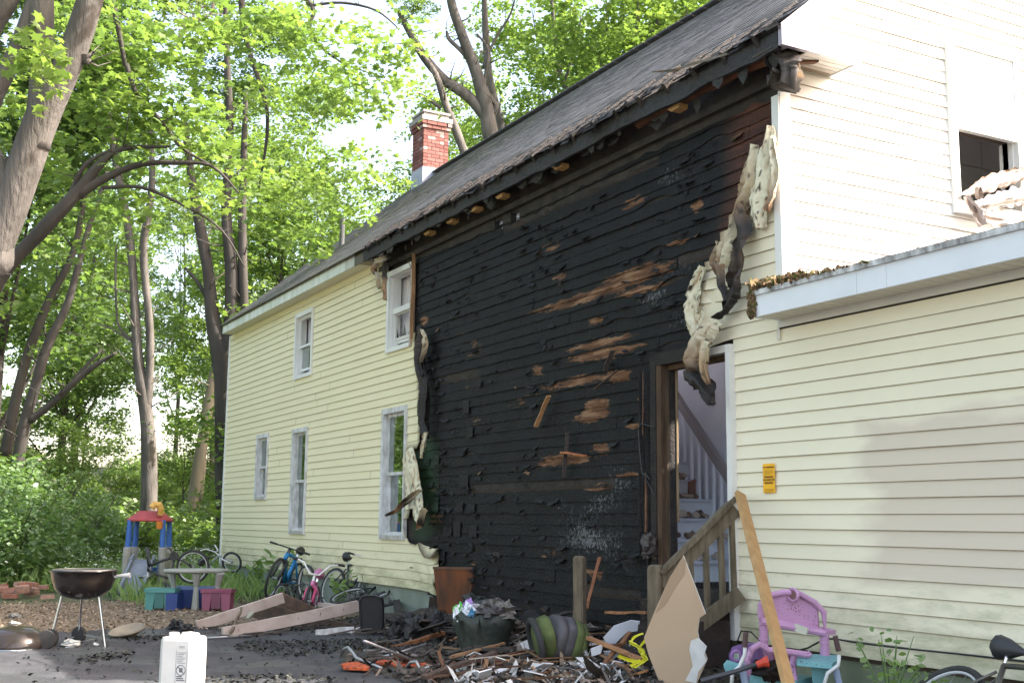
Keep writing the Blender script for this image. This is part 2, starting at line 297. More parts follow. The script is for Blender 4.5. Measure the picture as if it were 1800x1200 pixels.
ASPH=mat('wet_asphalt',(.045,.046,.051),(.10,.10,.11),scale=2.3,rough=.8,bump=.9,bscale=110,spec=.4,contrast=.8)
n=ASPH.node_tree.nodes;l=ASPH.node_tree.links
_v=n.new('ShaderNodeTexNoise'); _v.inputs['Scale'].default_value=1.3; _v.inputs['Detail'].default_value=3
_g=n.new('ShaderNodeNewGeometry'); l.new(_g.outputs['Position'],_v.inputs[0]); _r=n.new('ShaderNodeMapRange'); _r.inputs[1].default_value=.38; _r.inputs[2].default_value=.55; _r.inputs[3].default_value=.3; _r.inputs[4].default_value=.9
l.new(_v.outputs[0],_r.inputs[0]); l.new(_r.outputs[0],n['Principled BSDF'].inputs['Roughness'])
def dz(x,y): return .012+.012*nz(x*.5,y*.5,4)+.004*nz(x*4,y*4,4)
mb=MB(); ys_=spaced(-30,6.45,180)
for i in range(len(ys_)-1):
    y0,y1=ys_[i],ys_[i+1]; c0=[driveedge(y0)]+spaced(-14,6,60); c1=[driveedge(y1)]+spaced(-14,6,60)
    mb.add([(x,y0,dz(x,y0)) for x in c0]+[(x,y1,dz(x,y1)) for x in c1],[(k,k+1,k+63,k+62) for k in range(61)])
mb.build('driveway',ASPH,kind='structure',smooth=True)
LITTER=mat('gravel_litter',(.24,.19,.14),(.115,.085,.055),scale=9,rough=1,bump=1,bscale=26,contrast=1.4)
sheet(spaced(-19.8,-14.0,40),spaced(-12,6.45,80),lambda x,y:.004+.02*abs(nz(x*2,y*2,0)),'gravel_path',LITTER,keep=lambda x,y:x<driveedge(y)+.25 and x>-19.2+.5*nz(y*.8,0,3)+max(0,y-4)*1.2)
# rubble height under the burnt wall
def mound(x,y):
    a=max(0,1-((y-6.5)/1.3)**2) if y<6.5 else 1
    wx=pw(x,[(-14.8,0),(-13.9,1),(-8.4,1),(-7.4,0)])
    b=pw(x,[(-13.2,0),(-11.8,.1),(-10.2,.9),(-8,1),(-7.2,.5),(-6.6,0)])*max(0,1-((y-5.2)/1.5)**2)
    h=.2*a*wx+.07*b
    return h*(1+.6*nz(x*1.7,y*1.7,2))+(.05*nz(x*7,y*7,5)+.03*nz(x*17,y*17,5))*min(1,h*9)+(-.04 if h<.015 else 0)
def D(px,py):          # where a line of sight meets the rubble
    z=0
    for _ in range(25):
        p=U(px,py,Z=z); z=.5*z+.5*max(0,mound(p.x,p.y))
    return p
RUB=mat('charred_rubble',(.02,.018,.017),(.11,.085,.065),scale=12,rough=.9,bump=1,bscale=45,contrast=1.1)
sheet(spaced(-15,-6.4,170),spaced(3.4,6.44,70),mound,'burnt_rubble',RUB,kind='stuff',keep=lambda x,y:mound(x,y)>.0)
# ---------------------------------------------------------------- the house
house=thing('house','two storey cream clapboard house whose long side is burnt black, with a one storey wing',"house",(-15.6,6.4,0))
E_=.1141
def siding(name,mats,lo,hi,z0,z1,holes,pos,soot,step=.12,e=E_):
    mb=MB(); k=0; z=z0
    while z<z1-.02:
        zt=min(z+e,z1); zm=(z+zt)/2; iv=[(lo(zm),hi(zm))]
        for (a,b,c,d) in holes:
            if c<zm<d: iv=[q for (p,r) in iv for q in ((p,min(r,a)),(max(p,b),r)) if q[1]-q[0]>.01]
        jo=rnd.random()*3.6; iv2=[]
        for (a,b) in iv:
            u=a; J=[x_ for x_ in np.arange(-30+jo,20,3.66) if a+.1<x_<b-.1]
            for x_ in J+[b]: iv2.append((u,x_+(.0 if x_==b else .0),len(iv2)%2)); u=x_
        for (a,b,par) in iv2:
            if b-a<.02: continue
            nn=max(1,int((b-a)/step)); us=spaced(a,b,nn); cols=[];vs=[];fs=[];vc=[]
            for u in us:
                w_=.003*nz(u*1.1,z*2,1)+.0015*nz(u*5,z*9,1)+.0028*par
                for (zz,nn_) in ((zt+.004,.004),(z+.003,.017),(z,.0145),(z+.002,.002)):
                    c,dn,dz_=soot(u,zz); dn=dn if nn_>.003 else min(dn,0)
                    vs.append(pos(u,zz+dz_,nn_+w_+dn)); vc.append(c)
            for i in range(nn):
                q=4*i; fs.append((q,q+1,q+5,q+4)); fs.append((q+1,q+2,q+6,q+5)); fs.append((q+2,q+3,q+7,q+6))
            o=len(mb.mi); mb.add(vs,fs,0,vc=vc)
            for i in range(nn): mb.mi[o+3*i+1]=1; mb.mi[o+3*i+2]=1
        z+=e; k+=1
    return mb.build(name,mats,house,vcol=True)
BL=[(.3,-13.66),(1.06,-13.6),(1.08,-14.72),(1.3,-14.72),(1.34,-14.5),(1.66,-14.5),(1.7,-14.6),(2.24,-14.62),(2.27,-14.22),(3.3,-14.3),(3.85,-14.5),(4.0,-14.62),(4.8,-14.62),(4.86,-15.42),(5.2,-15.85)]
BR=[(2.7,-8.28),(2.85,-8.3),(3.11,-8.33),(3.55,-8.17),(3.93,-7.8),(4.12,-7.55),(4.5,-7.24),(4.9,-7.2)]
def bl(z): return pw(z,BL)+.05*nz(z*4,7,0)
def br(z): return (pw(z,BR)+.05*nz(z*4,17,0)) if z>2.79 else -7.79
W1=(-19.75,-18.80,3.70,4.87);W2=(-15.53,-14.62,3.66,4.85);W3=(-15.60,-14.73,1.03,2.86);W4=(-19.68,-18.88,1.05,2.84);W5=(-21.83,-21.09,1.65,2.87)
HL=[W1,W2,W3,W4,W5]; DOOR=(-8.78,-7.835,.72,2.72)
def sootL(u,z):
    d=pw(z,BL)-u; t=max(0,1-d/(.10+.10*abs(nz(z*5,u*3,2)))) if z>.3 else 0
    if z<1.1: t=max(0,1-d/.10)*(.75 if nz(z*14,u*9,2)>0 else .15)
    s=max(0,1-((u+15.6)**2+(z-5.1)**2*1.2)**.5/.75)
    dn=0;dz_=0
    if z<1.1 and d<.9: q=1-d/.9; dn=.05*q*abs(nz(u*3,z*5,9))*2; dz_=-.08*q*q*(nz(u*3,z*2,4)+.5)
    elif d<.3: dn=.03*(1-d/.3)
    c=mixc((1,1,1),(.1,.06,.04),min(1,t*1.3+s*.8)); return c,dn,dz_
def sootR(u,z):
    if z<2.75: return (1,1,1),0,0
    d=u-pw(z,BR); q=max(0,1-d/.7); dn=.06*q*abs(nz(u*4,z*3,9))*2; dz_=-.09*q*q*(nz(u*2.5,z*2,4)+.3)
    t=max(0,1-d/(.05+.1*abs(nz(z*6,u*4,2))))
    if z<3.05 and u<-7.75: t=max(t,.35*max(0,1-(u+8.3)/.6))
    sm=max(0,1-d/.5)*.3*max(0,nz(u*3,z*4,5)+.4)*(1 if z>2.9 else 0); return mixc(mixc((1,1,1),(.5,.38,.26),sm),(.25,.16,.1),min(1,t)),dn,dz_
front=lambda u,z,n:(u,6.4-n,z)
HX=lambda h:(h[0]+.03,h[1]-.03,h[2]+.05,h[3]-.05)
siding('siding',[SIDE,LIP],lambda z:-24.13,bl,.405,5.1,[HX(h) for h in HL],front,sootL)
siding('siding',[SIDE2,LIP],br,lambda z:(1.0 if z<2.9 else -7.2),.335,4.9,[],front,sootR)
# sheathing with real openings
def rects(x0,x1,z0,z1,holes):
    X=sorted({x0,x1,*[h[0] for h in holes],*[h[1] for h in holes]}); Z=sorted({z0,z1,*[h[2] for h in holes],*[h[3] for h in holes]}); X=[x for x in X if x0<=x<=x1]; Z=[z for z in Z if z0<=z<=z1]
    for a,b in zip(X,X[1:]):
        for c,d in zip(Z,Z[1:]):
            if not any(h[0]<=(a+b)/2<=h[1] and h[2]<=(c+d)/2<=h[3] for h in holes): yield a,b,c,d
SHEATH=mat('old_sheathing',(.07,.05,.035),(.11,.08,.055),scale=4,rough=.9)
SL=[(-12.31,-12.1,4.76,5.06),(-11.89,-11.68,4.76,5.06)]
ins=lambda h,a=.07:(h[0]+a,h[1]-a,h[2]+a,h[3]-a)
mb=MB();mc_=MB()
for a,b,c,d in rects(-24.1,-16,.43,5.12,[ins(h) for h in HL]): mb.bx(a,b,6.428,6.50,c,d)
mb.build('sheathing',SHEATH,house); mb=MB(); mb.bx(-7.86,1,6.428,6.5,.3,2.9); mb.build('sheathing',SHEATH,house)
for a,b,c,d in rects(-16,-7.21,.43,5.12,[ins(h) for h in HL]+[DOOR]+SL+[(-7.86,-7,.3,2.9)]): mc_.bx(a,b,6.428,6.50,c,d)
mc_.build('burnt_sheathing',CHARB,house)
# --- burnt clapboards
PATCH=[(-10.1,3.62,1.6,.055),(-9.3,3.70,.8,.05),(-9.1,3.50,.55,.03),(-9.95,3.09,.72,.05),(-9.85,2.97,.85,.05),(-10.35,2.74,.85,.05),(-9.6,2.72,.3,.06),(-10.1,2.36,.42,.07),(-10.0,2.47,.3,.05),(-10.65,1.93,.66,.06),(-9.9,2.02,.22,.05),(-10.0,3.33,.18,.05),(-8.6,3.85,.22,.03),(-10.7,3.9,.25,.03),(-9.3,4.42,.3,.035),(-8.3,4.15,.12,.06),(-9.4,1.72,.3,.03),(-10.1,.78,.3,.03),(-11.6,2.6,.15,.03),(-12.2,.9,.2,.03),(-11.2,2.95,.18,.04),(-10.9,4.3,.35,.03),(-13.1,3.6,.2,.02),(-14.3,3.97,.16,.06),(-10.0,1.65,.5,.03),(-9.3,2.2,.2,.04)]
def burncol(x,z,bz):
    bare=0
    for (cx,cz,rx,rz) in PATCH:
        rz=rz*.92
        if abs(z-cz)<rz+.09 and abs(x-cx)<rx*1.3:
            q=1-((x-cx)/rx)**2*.75-((z-cz)/(rz*1.3))**2*.7
            bare=max(bare,q)
    bare=max(bare,(nz(x*.9+40,bz*5,1)-.28)*1.1)
    c=mixc((.0055,.0055,.007),(.013,.012,.013),.5+.5*nz(x*3,bz*3,0))
    g=max(0,1-abs(x+14.25)/.55-max(0,abs(z-1.75)-.55)/.3)
    if g>0: c=mixc(c,(.022,.045,.022),min(1,g*2))
    if x>-7.95+.2*nz(z*2,0,0)-max(0,4.2-z)*.35 and z>3.4: c=mixc(c,(.075,.03,.02),min(1,(x-(-7.95-max(0,4.2-z)*.35))*4))
    ash=.5*(max(0,1-((x+10)/1.5)**2-((z-1.35)/.7)**2)*1.1+max(0,1-((x+8.75)/.7)**2-((z-3.35)/.5)**2)+max(0,1-((x+8.6)/1.4)**2-((z-4.55)/.3)**2)*.6)*(.35+1.6*max(0,nz(x*1.6,z*3.2,6)+.25))+.12+.25*max(0,nz(x*.8,z*1.1,9))
    if bare>.35: ash*=.3
    burncol.b=bare
    return c,min(1,ash)
mb=MB(); z=.08; z_top=lambda x:pw(x,[(-15.9,4.92),(-12.5,4.80),(-11,4.78),(-9.4,4.86),(-7.2,4.84)])
row=0
while z<4.86:
    e=.118; x=-15.75 if z>4.84 else (-14.5 if z>1.0 else -13.95); x+=rnd.uniform(-.1,0)
    while x<min(-7.24,pw(z+.06,BR)+.25):
        L=rnd.choice([.3,.7,1.2,2,3.2,4]); x1=min(x+L,min(-7.22,pw(z+.06,BR)+.3)); rr=rnd.random()
        n0=rnd.uniform(.0,.008); miss=rr<.07; n0=-.012 if miss else n0
        if z<2.75 and x1>-9.0: x1=min(x1,-8.93)
        if z<2.75 and x>=-8.95: break
        sag=rnd.uniform(-.012,.012) if rr>.8 else 0
        if x1-x<.04: x=x1+.01; continue
        inw=any(h[0]-.02<(x+x1)/2<h[1]+.02 and h[2]-.1<z<h[3] for h in (W2,W3))
        if inw: x=x1+.004; continue
        nn=max(2,int((x1-x)/.045)); vs=[];vc=[];fs=[];ash=[]; sd_=rnd.random()*50
        for i,u in enumerate(spaced(x,x1-.004,nn)):
            t=i/nn; rag=(.006*nz(u*5,z*3,row)+.007*nz(u*26,z,row)); chip=max(0,nz(u*1.3,z*5,31)-.42)*.2
            zt=min(z+e+.012,z_top(u)+.05*nz(u*5,0,0)); zb=z+rag+chip+sag*t; ww=.007*nz(u*6,z*5,3)+.004*nz(u*20,z*20,3)
            curl=.02*max(0,nz(u*4,z*9,77)-.25)
            for (zz,n_) in ((zt,.002),((zt+zb)/2,.010+ww),(zb,.018+ww+curl),(zb+.003,.0)):
                vs.append((u,6.426-n_*.85-n0,zz)); c,a=burncol(u,(zz if 0 else z+e*.5 if n_<.001 else zz),z); 
                if miss: c=mixc(c,(.05,.028,.018),.6)
                if n_==.0: c=(.006,.006,.006)
                mb.bare.append(-9 if n_==0 else burncol.b); vc.append(c); ash.append(0 if n_==0 else a)
        for i in range(nn):
            q=4*i; fs+=[(q,q+1,q+5,q+4),(q+1,q+2,q+6,q+5),(q+2,q+3,q+7,q+6)]
        mb.add(vs,fs,0,vc=vc); mb.ash+=ash; x=x1
    z+=e; row+=1
# curled flakes and splinters of char
for i in range(420):
    x=rnd.uniform(-14.6,-7.5); z=rnd.uniform(.3,4.75)
    if z<2.8 and x>-8.95: continue
    if nz(x*.7,z*.9,66)<-.1 and rnd.random()<.7: continue
    L=rnd.uniform(.03,.18);h=rnd.uniform(.012,.045); dn=rnd.uniform(.004,.03); tl=rnd.uniform(-.03,.03)
    cc=(.02,.019,.02) if rnd.random()>.06 else (.16,.09,.05)
    vs=[(x,6.405,z),(x+L,6.405,z+tl),(x+L*.9,6.40-dn,z-h+tl),(x+L*.45,6.39-dn*1.3,z-h*rnd.uniform(.6,1.3)),(x,6.39-dn,z-h)]
    mb.add(vs,[(0,1,2,3,4)],0,vc=[cc]*5); mb.ash+=[rnd.choice([0,0,.3])]*5; mb.bare+=[-9]*5
mb.build('burnt_clapboards',BURNT,house,label='charred black clapboards where the fire stripped the vinyl',vcol=True)
# rectangular remains of shingle siding on the left of the burnt area
for i in range(15):
    mb=MB()
    x=rnd.uniform(-14.35,-12.6); z=rnd.choice([.8,1.1,1.4,1.7,2.0,2.3,2.6,2.9]); wv=rnd.uniform(.12,.3); h=rnd.uniform(.08,.2); y=6.392-rnd.random()*.006
    c,a=burncol(x,z,z); c=mixc(c,(.03,.03,.032),.4); pts=[(x+wv*t+.01*nz(t*9,i,0),y-.012*abs(nz(t*3,i,1)),z+.03*nz(t*5,i,3)) for t in spaced(0,1,8)]
    top=[(x+wv*t,y+.004,z+h+.004*nz(t*7,i,8)) for t in spaced(0,1,8)]
    mb.add(pts+top,[(k,k+1,k+10,k+9) for k in range(8)],0,vc=[c]*18); mb.ash+=[.1]*18
    mb.build('charred_shingle',BURNT,house,vcol=True)
# frieze, rafters and lookouts in the open eave
mb=MB()
mb.bx(-15.9,-7.05,6.37,6.42,4.93,5.0)
for x in np.arange(-15.7,-7.0,.41): mb.bar((x,6.10,5.2),(x,6.6,5.62),.045,.13,jit=.008)
mb.bx(-15.9,-7.0,6.44,6.47,4.9,5.45)
mb.build('eave_rafters',CHARB,house)
for i,(px,py) in enumerate(((750,408),(790,387),(832,366),(878,343),(980,290),(1185,182))):
    p=U(px,py,Y=6.2); mb=MB(); mb.plate([(p.x-.05,6.20,5.03),(p.x+.07,6.20,5.035),(p.x+.075,6.20,5.08),(p.x-.11,6.20,5.07)],(0,1,0),.1); mb.build('lookout_block',WOODN,house)
mb=MB(); mb.bar((-9.0,6.25,5.13),(-7.45,6.25,5.14),.05,.12,jit=.01,n=6,warp=.02); mb.bar((-7.4,6.22,5.11),(-6.95,6.3,5.13),.05,.1,jit=.01); mb.bar((-7.12,6.2,5.1),(-6.93,6.62,5.12),.05,.1,jit=.01)
mb.build('exposed_plate',mat('scorched_wood',(.20,.075,.035),(.05,.025,.015),scale=5,rough=.8,bump=.4,bscale=30),house)
# added pale panel: stands for light in the eave gaps, bounces sun inside
mb=MB(); mb.bx(-12.9,-7.3,6.505,6.52,2.95,5.4); mb.build('bounce_backing',mat('pale_bounce',(.72,.75,.88),(.62,.65,.78),scale=3),house)
# --- fascia, soffit, frieze
mb=MB(); xs=spaced(-23.8,-15.9,20)
for a,b in zip(xs,xs[1:]):
    t=max(0,1-(-15.9-b)/.9); mb.bx(a,b-.004,6.135,6.16,5.07,5.255,col=mixc((1,1,1),(.12,.09,.06),t*t))
mb.bx(-23.83,-23.79,6.135,6.6,5.07,5.255)
mb.build('fascia',ALGAEW,house,label='white metal fascia stained green')
mb=MB()
for a,b in zip(spaced(-15.9,-6.84,60),spaced(-15.9,-6.84,60)[1:]):
    s1=.03*nz(a*2,0,0)+.03*nz(a*9,0,1);s2=.03*nz(b*2,0,0)+.03*nz(b*9,0,1); o=.02*nz(a*3,5,0);o2=.02*nz(b*3,5,0)
    mb.add([(a,6.13+o,5.07+s1),(b,6.13+o2,5.07+s2),(b,6.13+o2,5.25),(a,6.13+o,5.25),(a,6.165,5.07+s1),(b,6.165,5.07+s2),(b,6.165,5.25),(a,6.165,5.25)],[(0,1,2,3),(4,7,6,5),(0,4,5,1),(3,2,6,7)])
for i in range(46):
    x=rnd.uniform(-15.8,-6.95); L=rnd.uniform(.04,.3); h=rnd.uniform(.02,.10)*(1.6 if x>-9 else 1); y=rnd.uniform(6.13,6.3); mb.add([(x,y,5.10),(x+L,y,5.10),(x+L*.8,y+.01,5.08-h*.6),(x+L*.4,y+.015,5.08-h),(x+.01,y,5.07-h*.3)],[(0,1,2,3,4)])
mb.build('burnt_fascia',CHARP,house,label='blackened eave fascia')
mb=MB(); 
for i in range(26): 
    a=-23.8+i*.305
    if a<-15.95: mb.bx(a,a+.298,6.16,6.4,5.075,5.085,col=(.95,.94,.9) if i<25 else (.4,.35,.3))
mb.build('soffit',SOFFIT,house)
mb=MB(); mb.bx(-24.13,-15.95,6.37,6.385,5.0,5.075); mb.build('frieze_board',SIDE,house)
# --- corner boards
mb=MB(); mb.bx(-24.17,-24.1,6.37,6.45,.4,5.08); mb.build('corner_board',WHITE,house)
mb=MB(); mb.bx(-7.215,-7.13,6.37,6.385,3.0,4.82); mb.bx(-7.148,-7.125,6.385,6.5,3.0,4.85); mb.build('corner_board',WHITE,house,label='white corner board above the wing roof')
# --- foundation
mb=MB(); 
for a,b in zip(spaced(-24.1,1,84),spaced(-24.1,1,84)[1:]): mb.bx(a,b-.002,6.44,6.75,-.1,.40 if a<-14 else .332,col=(.9,.95,.92) if a<-13 else (.75,.78,.62))
mb.bx(-24.1,-23.9,6.4,6.8,-.1,.4,col=(.6,.55,.5)); mb.build('foundation',CONC,house)
# --- roof
SL_=.84; ROT=math.atan(SL_); ry=lambda s:6.09+s*math.cos(ROT); rz=lambda s:5.235+s*math.sin(ROT)
LEN=(10.4-6.09)/math.cos(ROT); NR=40; dsr=LEN/NR
mb=MB(); nrm=Vector((0,-math.sin(ROT),math.cos(ROT)))
for i in range(NR):
    x=-23.88-rnd.random()*.2; s0=i*dsr
    while x<-6.8:
        wv=.25; x1=min(x+wv,-6.78); x0=max(x,-23.88)
        cx=(x0+x1)/2; zone=max(0,min(1,(cx+16.3)/1.2)); edge=zone*max(0,1-s0/1.2)
        hole=zone and ((cx+8.55)/.5)**2+((s0-.28)/.22)**2<1
        g=.23+.09*rnd.random(); c=(g*1.0,g*.99,g*1.04)
        if cx<-16: c=mixc(c,(.17,.18,.13),.35*max(0,1-s0/2)+.1)
        else: c=mixc(c,(.16,.16,.17),.35*rnd.random()*edge)
        lift=.004+.003*rnd.random(); 
        if edge>0: lift+=edge*.014*max(0,nz(cx*3,s0*5,3)+.25); c=mixc(c,(.03,.03,.032),max(0,min(1,edge*(.3+1.4*nz(cx*2,s0*4,0)))))
        if (i<1 and zone and nz(cx*2.3,0,8)>.05): x=x1; continue
        if hole: x=x1; continue
        dr=0 if i>1 or not zone else -.03*abs(nz(cx*4,i,0))
        p=lambda xx,ss,ll:(xx,ry(ss)+nrm.y*ll,rz(ss)+nrm.z*ll)
        j=rnd.uniform(-.006,.006); a=p(x0,s0+j+dr,lift+.008);b=p(x1-.003,s0+j+dr,lift+.008);cc=p(x1-.003,s0+dsr+.01,.003);d=p(x0,s0+dsr+.01,.003); e=p(x0,s0+j,0);f=p(x1-.003,s0+j,0)
        mb.add([a,b,cc,d,e,f],[(0,1,2,3),(4,5,1,0)],0,c); x=x+wv
rf=mb.build('roof',ROOF,house,label='grey asphalt shingle roof scorched along the burnt eave')
mb=MB()
for x0,x1 in ((-23.86,-8.95),(-8.15,-6.8)): mb.add([(x0,ry(0.02),rz(.02)-.03),(x1,ry(.02),rz(.02)-.03),(x1,10.4,rz(LEN)-.03),(x0,10.4,rz(LEN)-.03)],[(0,1,2,3)])
mb.add([(-8.95,ry(.5),rz(.5)-.03),(-8.15,ry(.5),rz(.5)-.03),(-8.15,10.4,rz(LEN)-.03),(-8.95,10.4,rz(LEN)-.03)],[(0,1,2,3)])
rs_=lambda x,y:(x,y,rz(LEN)+(rz(0)-rz(LEN))*(y-10.4)/4.35)
for x0,x1,ya,yb in ((-23.86,-11.5,10.4,14.75),(-11.5,-7.6,10.4,10.7),(-11.5,-7.6,13.2,14.75),(-7.6,-6.8,10.4,14.75)): mb.add([rs_(x0,ya),rs_(x1,ya),rs_(x1,yb),rs_(x0,yb)],[(0,1,2,3)]); mb.build('roof_deck',mat('roof_deck_wood',(.03,.026,.024),(.05,.04,.035),scale=4,rough=.9),house)  # opening added in the unseen rear slope to let sun into the hall
mb=MB(); 
for x in np.arange(-23.88,-6.85,.3): mb.box((x+.15,10.4,rz(LEN)+.01),(.29,.26,.02),None,col=(.16,.155,.16))
mb.build('ridge_cap',ROOF,house)
# peeled shingles and torn flashing along the eave
mb=MB()
for i in range(170):
    x=rnd.uniform(-15.9,-7.0); s=rnd.uniform(-.03,.10+.25*rnd.random()**2); L=rnd.uniform(.05,.28); t=rnd.uniform(.03,.1); k=rnd.uniform(-.05,.05)
    c=rnd.choice([(.03,.03,.032),(.05,.05,.052),(.10,.10,.105),(.02,.02,.02),(.09,.09,.095)])
    up=rnd.uniform(.01,.045)
    vs=[(x,ry(s)-.01,rz(s)+.01),(x+L,ry(s)-.01,rz(s)+.01+k*.3),(x+L*.95,ry(s+t),rz(s+t)+up),(x+L*.5,ry(s+t),rz(s+t)+up*rnd.uniform(.5,1.6)),(x+.02,ry(s+t),rz(s+t)+.015)]
    if rnd.random()<.35: vs=[(a,b-.03,c_-.03-rnd.random()*.04) if k_<2 else (a,b,c_) for k_,(a,b,c_) in enumerate(vs)]
    mb.add(vs,[(0,1,2,3,4)],0,c)
mb.build('curled_shingles',ROOF,house)
mb=MB()
def ribbon(mb,pts,ws,cols,amp=.03,nseg=10,nw=7,seed=0,fold=1.0,nd=(0,-1,0),rag=.25):
    """a crumpled strip through pts; ws widths; cols colours"""
    nseg=int(nseg*1.4); nw=int(nw*1.6)+1; P=[Vector(p) for p in pts]; N=(len(P)-1)*nseg; vs=[];vc=[]
    for i in range(N+1):
        t=i/nseg; k=min(int(t),len(P)-2); f=t-k; p=P[k].lerp(P[k+1],f); d=(P[k+1]-P[k]).normalized(); s=d.cross(Vector(nd)).normalized(); w=lerp(ws[k],ws[k+1],f); c=mixc(cols[k],cols[k+1],f)
        for j in range(nw+1):
            v=j/nw-.5; edge=1+rag*(nz(t*4,seed,j>nw/2)+.6*nz(t*13,seed,j>nw/2))*1.2
            q=p+s*(v*w*.72*edge)+Vector(nd)*(amp*fold*.9*math.sin(v*(6+seed%3)+2.5*nz(t*.7,seed,3)+seed)+amp*.5*(1-abs(math.sin(v*11+3*nz(t*.6,seed,8)+t)))+amp*.9*nz(t*1.1+v*2.5,v*2,seed)+amp*.10*nz(t*5,v*9,seed+3)+amp*.5)
            n3=nz(p.x*22+v*14,p.z*13,seed+9); n4=nz(v*9+seed,p.z*5,p.x*9)
            cc=mixc(c,(.03,.02,.015),max(0,min(1,(n3-.30)*7))); cc=mixc(cc,(.22,.12,.06),max(0,(abs(v)-.36)*5)*(.5+nz(t*5,v,seed)) if c[0]>.2 else 0); cc=mixc(cc,(.42,.26,.13),max(0,min(.8,(n4-.15)*2.5)) if c[0]>.2 else 0)
            vs.append(q); vc.append(cc)
    fs=[(i*(nw+1)+j,i*(nw+1)+j+1,(i+1)*(nw+1)+j+1,(i+1)*(nw+1)+j) for i in range(N) for j in range(nw)]
    mb.add(vs,fs,0,vc=vc)
q_=lambda x:x
CR=(.78,.73,.55);BK=(.018,.014,.012);BN=(.30,.17,.09)
def pxs(l,Y): return [U(a,b,Y=Y) for a,b in l]
ribbon(mb,pxs([(1150,128),(1190,125),(1225,112),(1282,96)],6.04),[.02,.035,.04,.02],[(.3,.3,.3),(.25,.25,.25),(.35,.35,.33),(.3,.3,.28)],.02,8,3,5)
mb.build('torn_flashing',RIB,house,vcol=True,smooth=True)
# melted vinyl
def melted(name,specs,label=None):
    mb=MB()
    for s in specs: ribbon(mb,*s)
    return mb.build(name,RIB,house,label=label,vcol=True,smooth=True)
melted('melted_siding',[
 (pxs([(1357,222),(1350,270),(1340,320),(1336,370),(1340,402)],6.33),[.05,.36,.5,.36,.12],[CR,CR,CR,CR,(.5,.45,.33)],.035,12,14,1),
 (pxs([(1330,255),(1318,320),(1303,370),(1285,425),(1272,470)],6.32),[.06,.22,.26,.2,.08],[CR,(.6,.5,.35),(.25,.17,.1),CR,CR],.04,12,8,2),
 (pxs([(1362,240),(1366,300),(1362,345),(1352,372)],6.33),[.04,.13,.12,.03],[CR,CR,(.5,.4,.3),BN],.03,10,6,12)],'melted cream vinyl drooping beside the corner board')
melted('melted_siding',[
 (pxs([(1302,362),(1308,405),(1304,460),(1296,510),(1282,540),(1262,560)],6.30),[.14,.26,.24,.24,.2,.03],[(.2,.13,.08),BK,(.07,.045,.03),BK,BK,BK],.05,14,10,3),
 (pxs([(1268,425),(1264,462),(1272,505),(1282,530)],6.29),[.1,.14,.1,.1],[CR,(.3,.2,.13),BK,BK],.035,12,6,8)],'long black strip of melted vinyl hanging over the cream siding')
melted('melted_siding',[
 (pxs([(1240,470),(1225,510),(1222,555),(1232,590)],6.34),[.14,.3,.3,.22],[CR,CR,CR,(.7,.62,.45)],.03,12,10,5),
 (pxs([(1252,555),(1235,590),(1222,630),(1222,655),(1243,680),(1258,712)],6.24),[.46,.36,.26,.34,.24,.06],[CR,(.72,.65,.5),(.33,.22,.13),BK,BK,BK],.055,14,12,7),
 (pxs([(1245,600),(1240,640),(1250,675)],6.2),[.12,.12,.05],[CR,(.5,.35,.2),(.15,.08,.04)],.03,12,6,11)],'melted vinyl drooping over the doorway with a burnt black end')
melted('melted_siding',[
 (pxs([(742,572),(745,600),(742,640),(750,690),(748,740),(752,772)],6.33),[.12,.3,.22,.3,.26,.1],[BK,(.06,.04,.03),BK,BK,BK,BK],.05,14,10,6),
 (pxs([(744,580),(750,605),(742,640),(745,660)],6.3),[.06,.14,.1,.03],[CR,(.4,.3,.2),BK,BK],.03,12,5,9),
 (pxs([(752,760),(748,785),(742,803)],6.3),[.1,.16,.09],[CR,CR,CR],.03,10,5,10)],'crisped black vinyl edge hanging beside the left windows')
melted('hanging_siding',[
 (pxs([(716,795),(722,830),(728,865)],6.28),[.5,.62,.66],[CR,CR,CR],.02,10,10,21,1,(0,-1,0),.05),
 (pxs([(728,860),(738,900),(744,925)],6.26),[.6,.42,.16],[CR,CR,(.3,.2,.1)],.03,10,10,22),
 (pxs([(742,862),(715,882),(700,898),(682,906)],6.18),[.07,.12,.1,.03],[(.7,.6,.45),BK,BN,BK],.03,12,5,23),
 (pxs([(750,895),(742,920),(735,930)],6.2),[.22,.2,.04],[(.45,.36,.22),BK,BN],.03,10,6,24)],'torn pieces of cream vinyl hanging across the lower window')
melted('melted_soffit',[
 (pxs([(662,460),(672,458),(684,455),(690,452)],6.2),[.05,.12,.14,.06],[(.7,.65,.55),(.6,.5,.4),BK,BK],.04,10,6,31),
 (pxs([(664,462),(660,475),(662,483)],6.22),[.1,.14,.03],[(.6,.5,.4),BN,BK],.03,10,5,32),
 (pxs([(664,478),(666,492),(668,508)],6.22),[.02,.14,.02],[(.5,.45,.35),(.45,.38,.26),(.3,.25,.15)],.03,8,5,33),
 (pxs([(680,460),(678,485),(679,505),(681,528)],6.22),[.14,.1,.1,.04],[BK,BK,(.5,.3,.15),BN],.04,10,6,34)],'curled scraps of burnt soffit under the eave')
melted('melted_soffit',[
 (pxs([(1372,95),(1385,115),(1392,140),(1378,158)],6.3),[.12,.36,.34,.1],[BK,(.03,.025,.022),(.07,.055,.045),BK],.10,12,9,41),
 (pxs([(1400,95),(1408,125),(1404,150),(1400,166)],6.45),[.2,.3,.26,.1],[(.1,.07,.05),(.35,.3,.24),BK,BK],.09,12,9,42)],'charred lump of soffit at the gable corner')
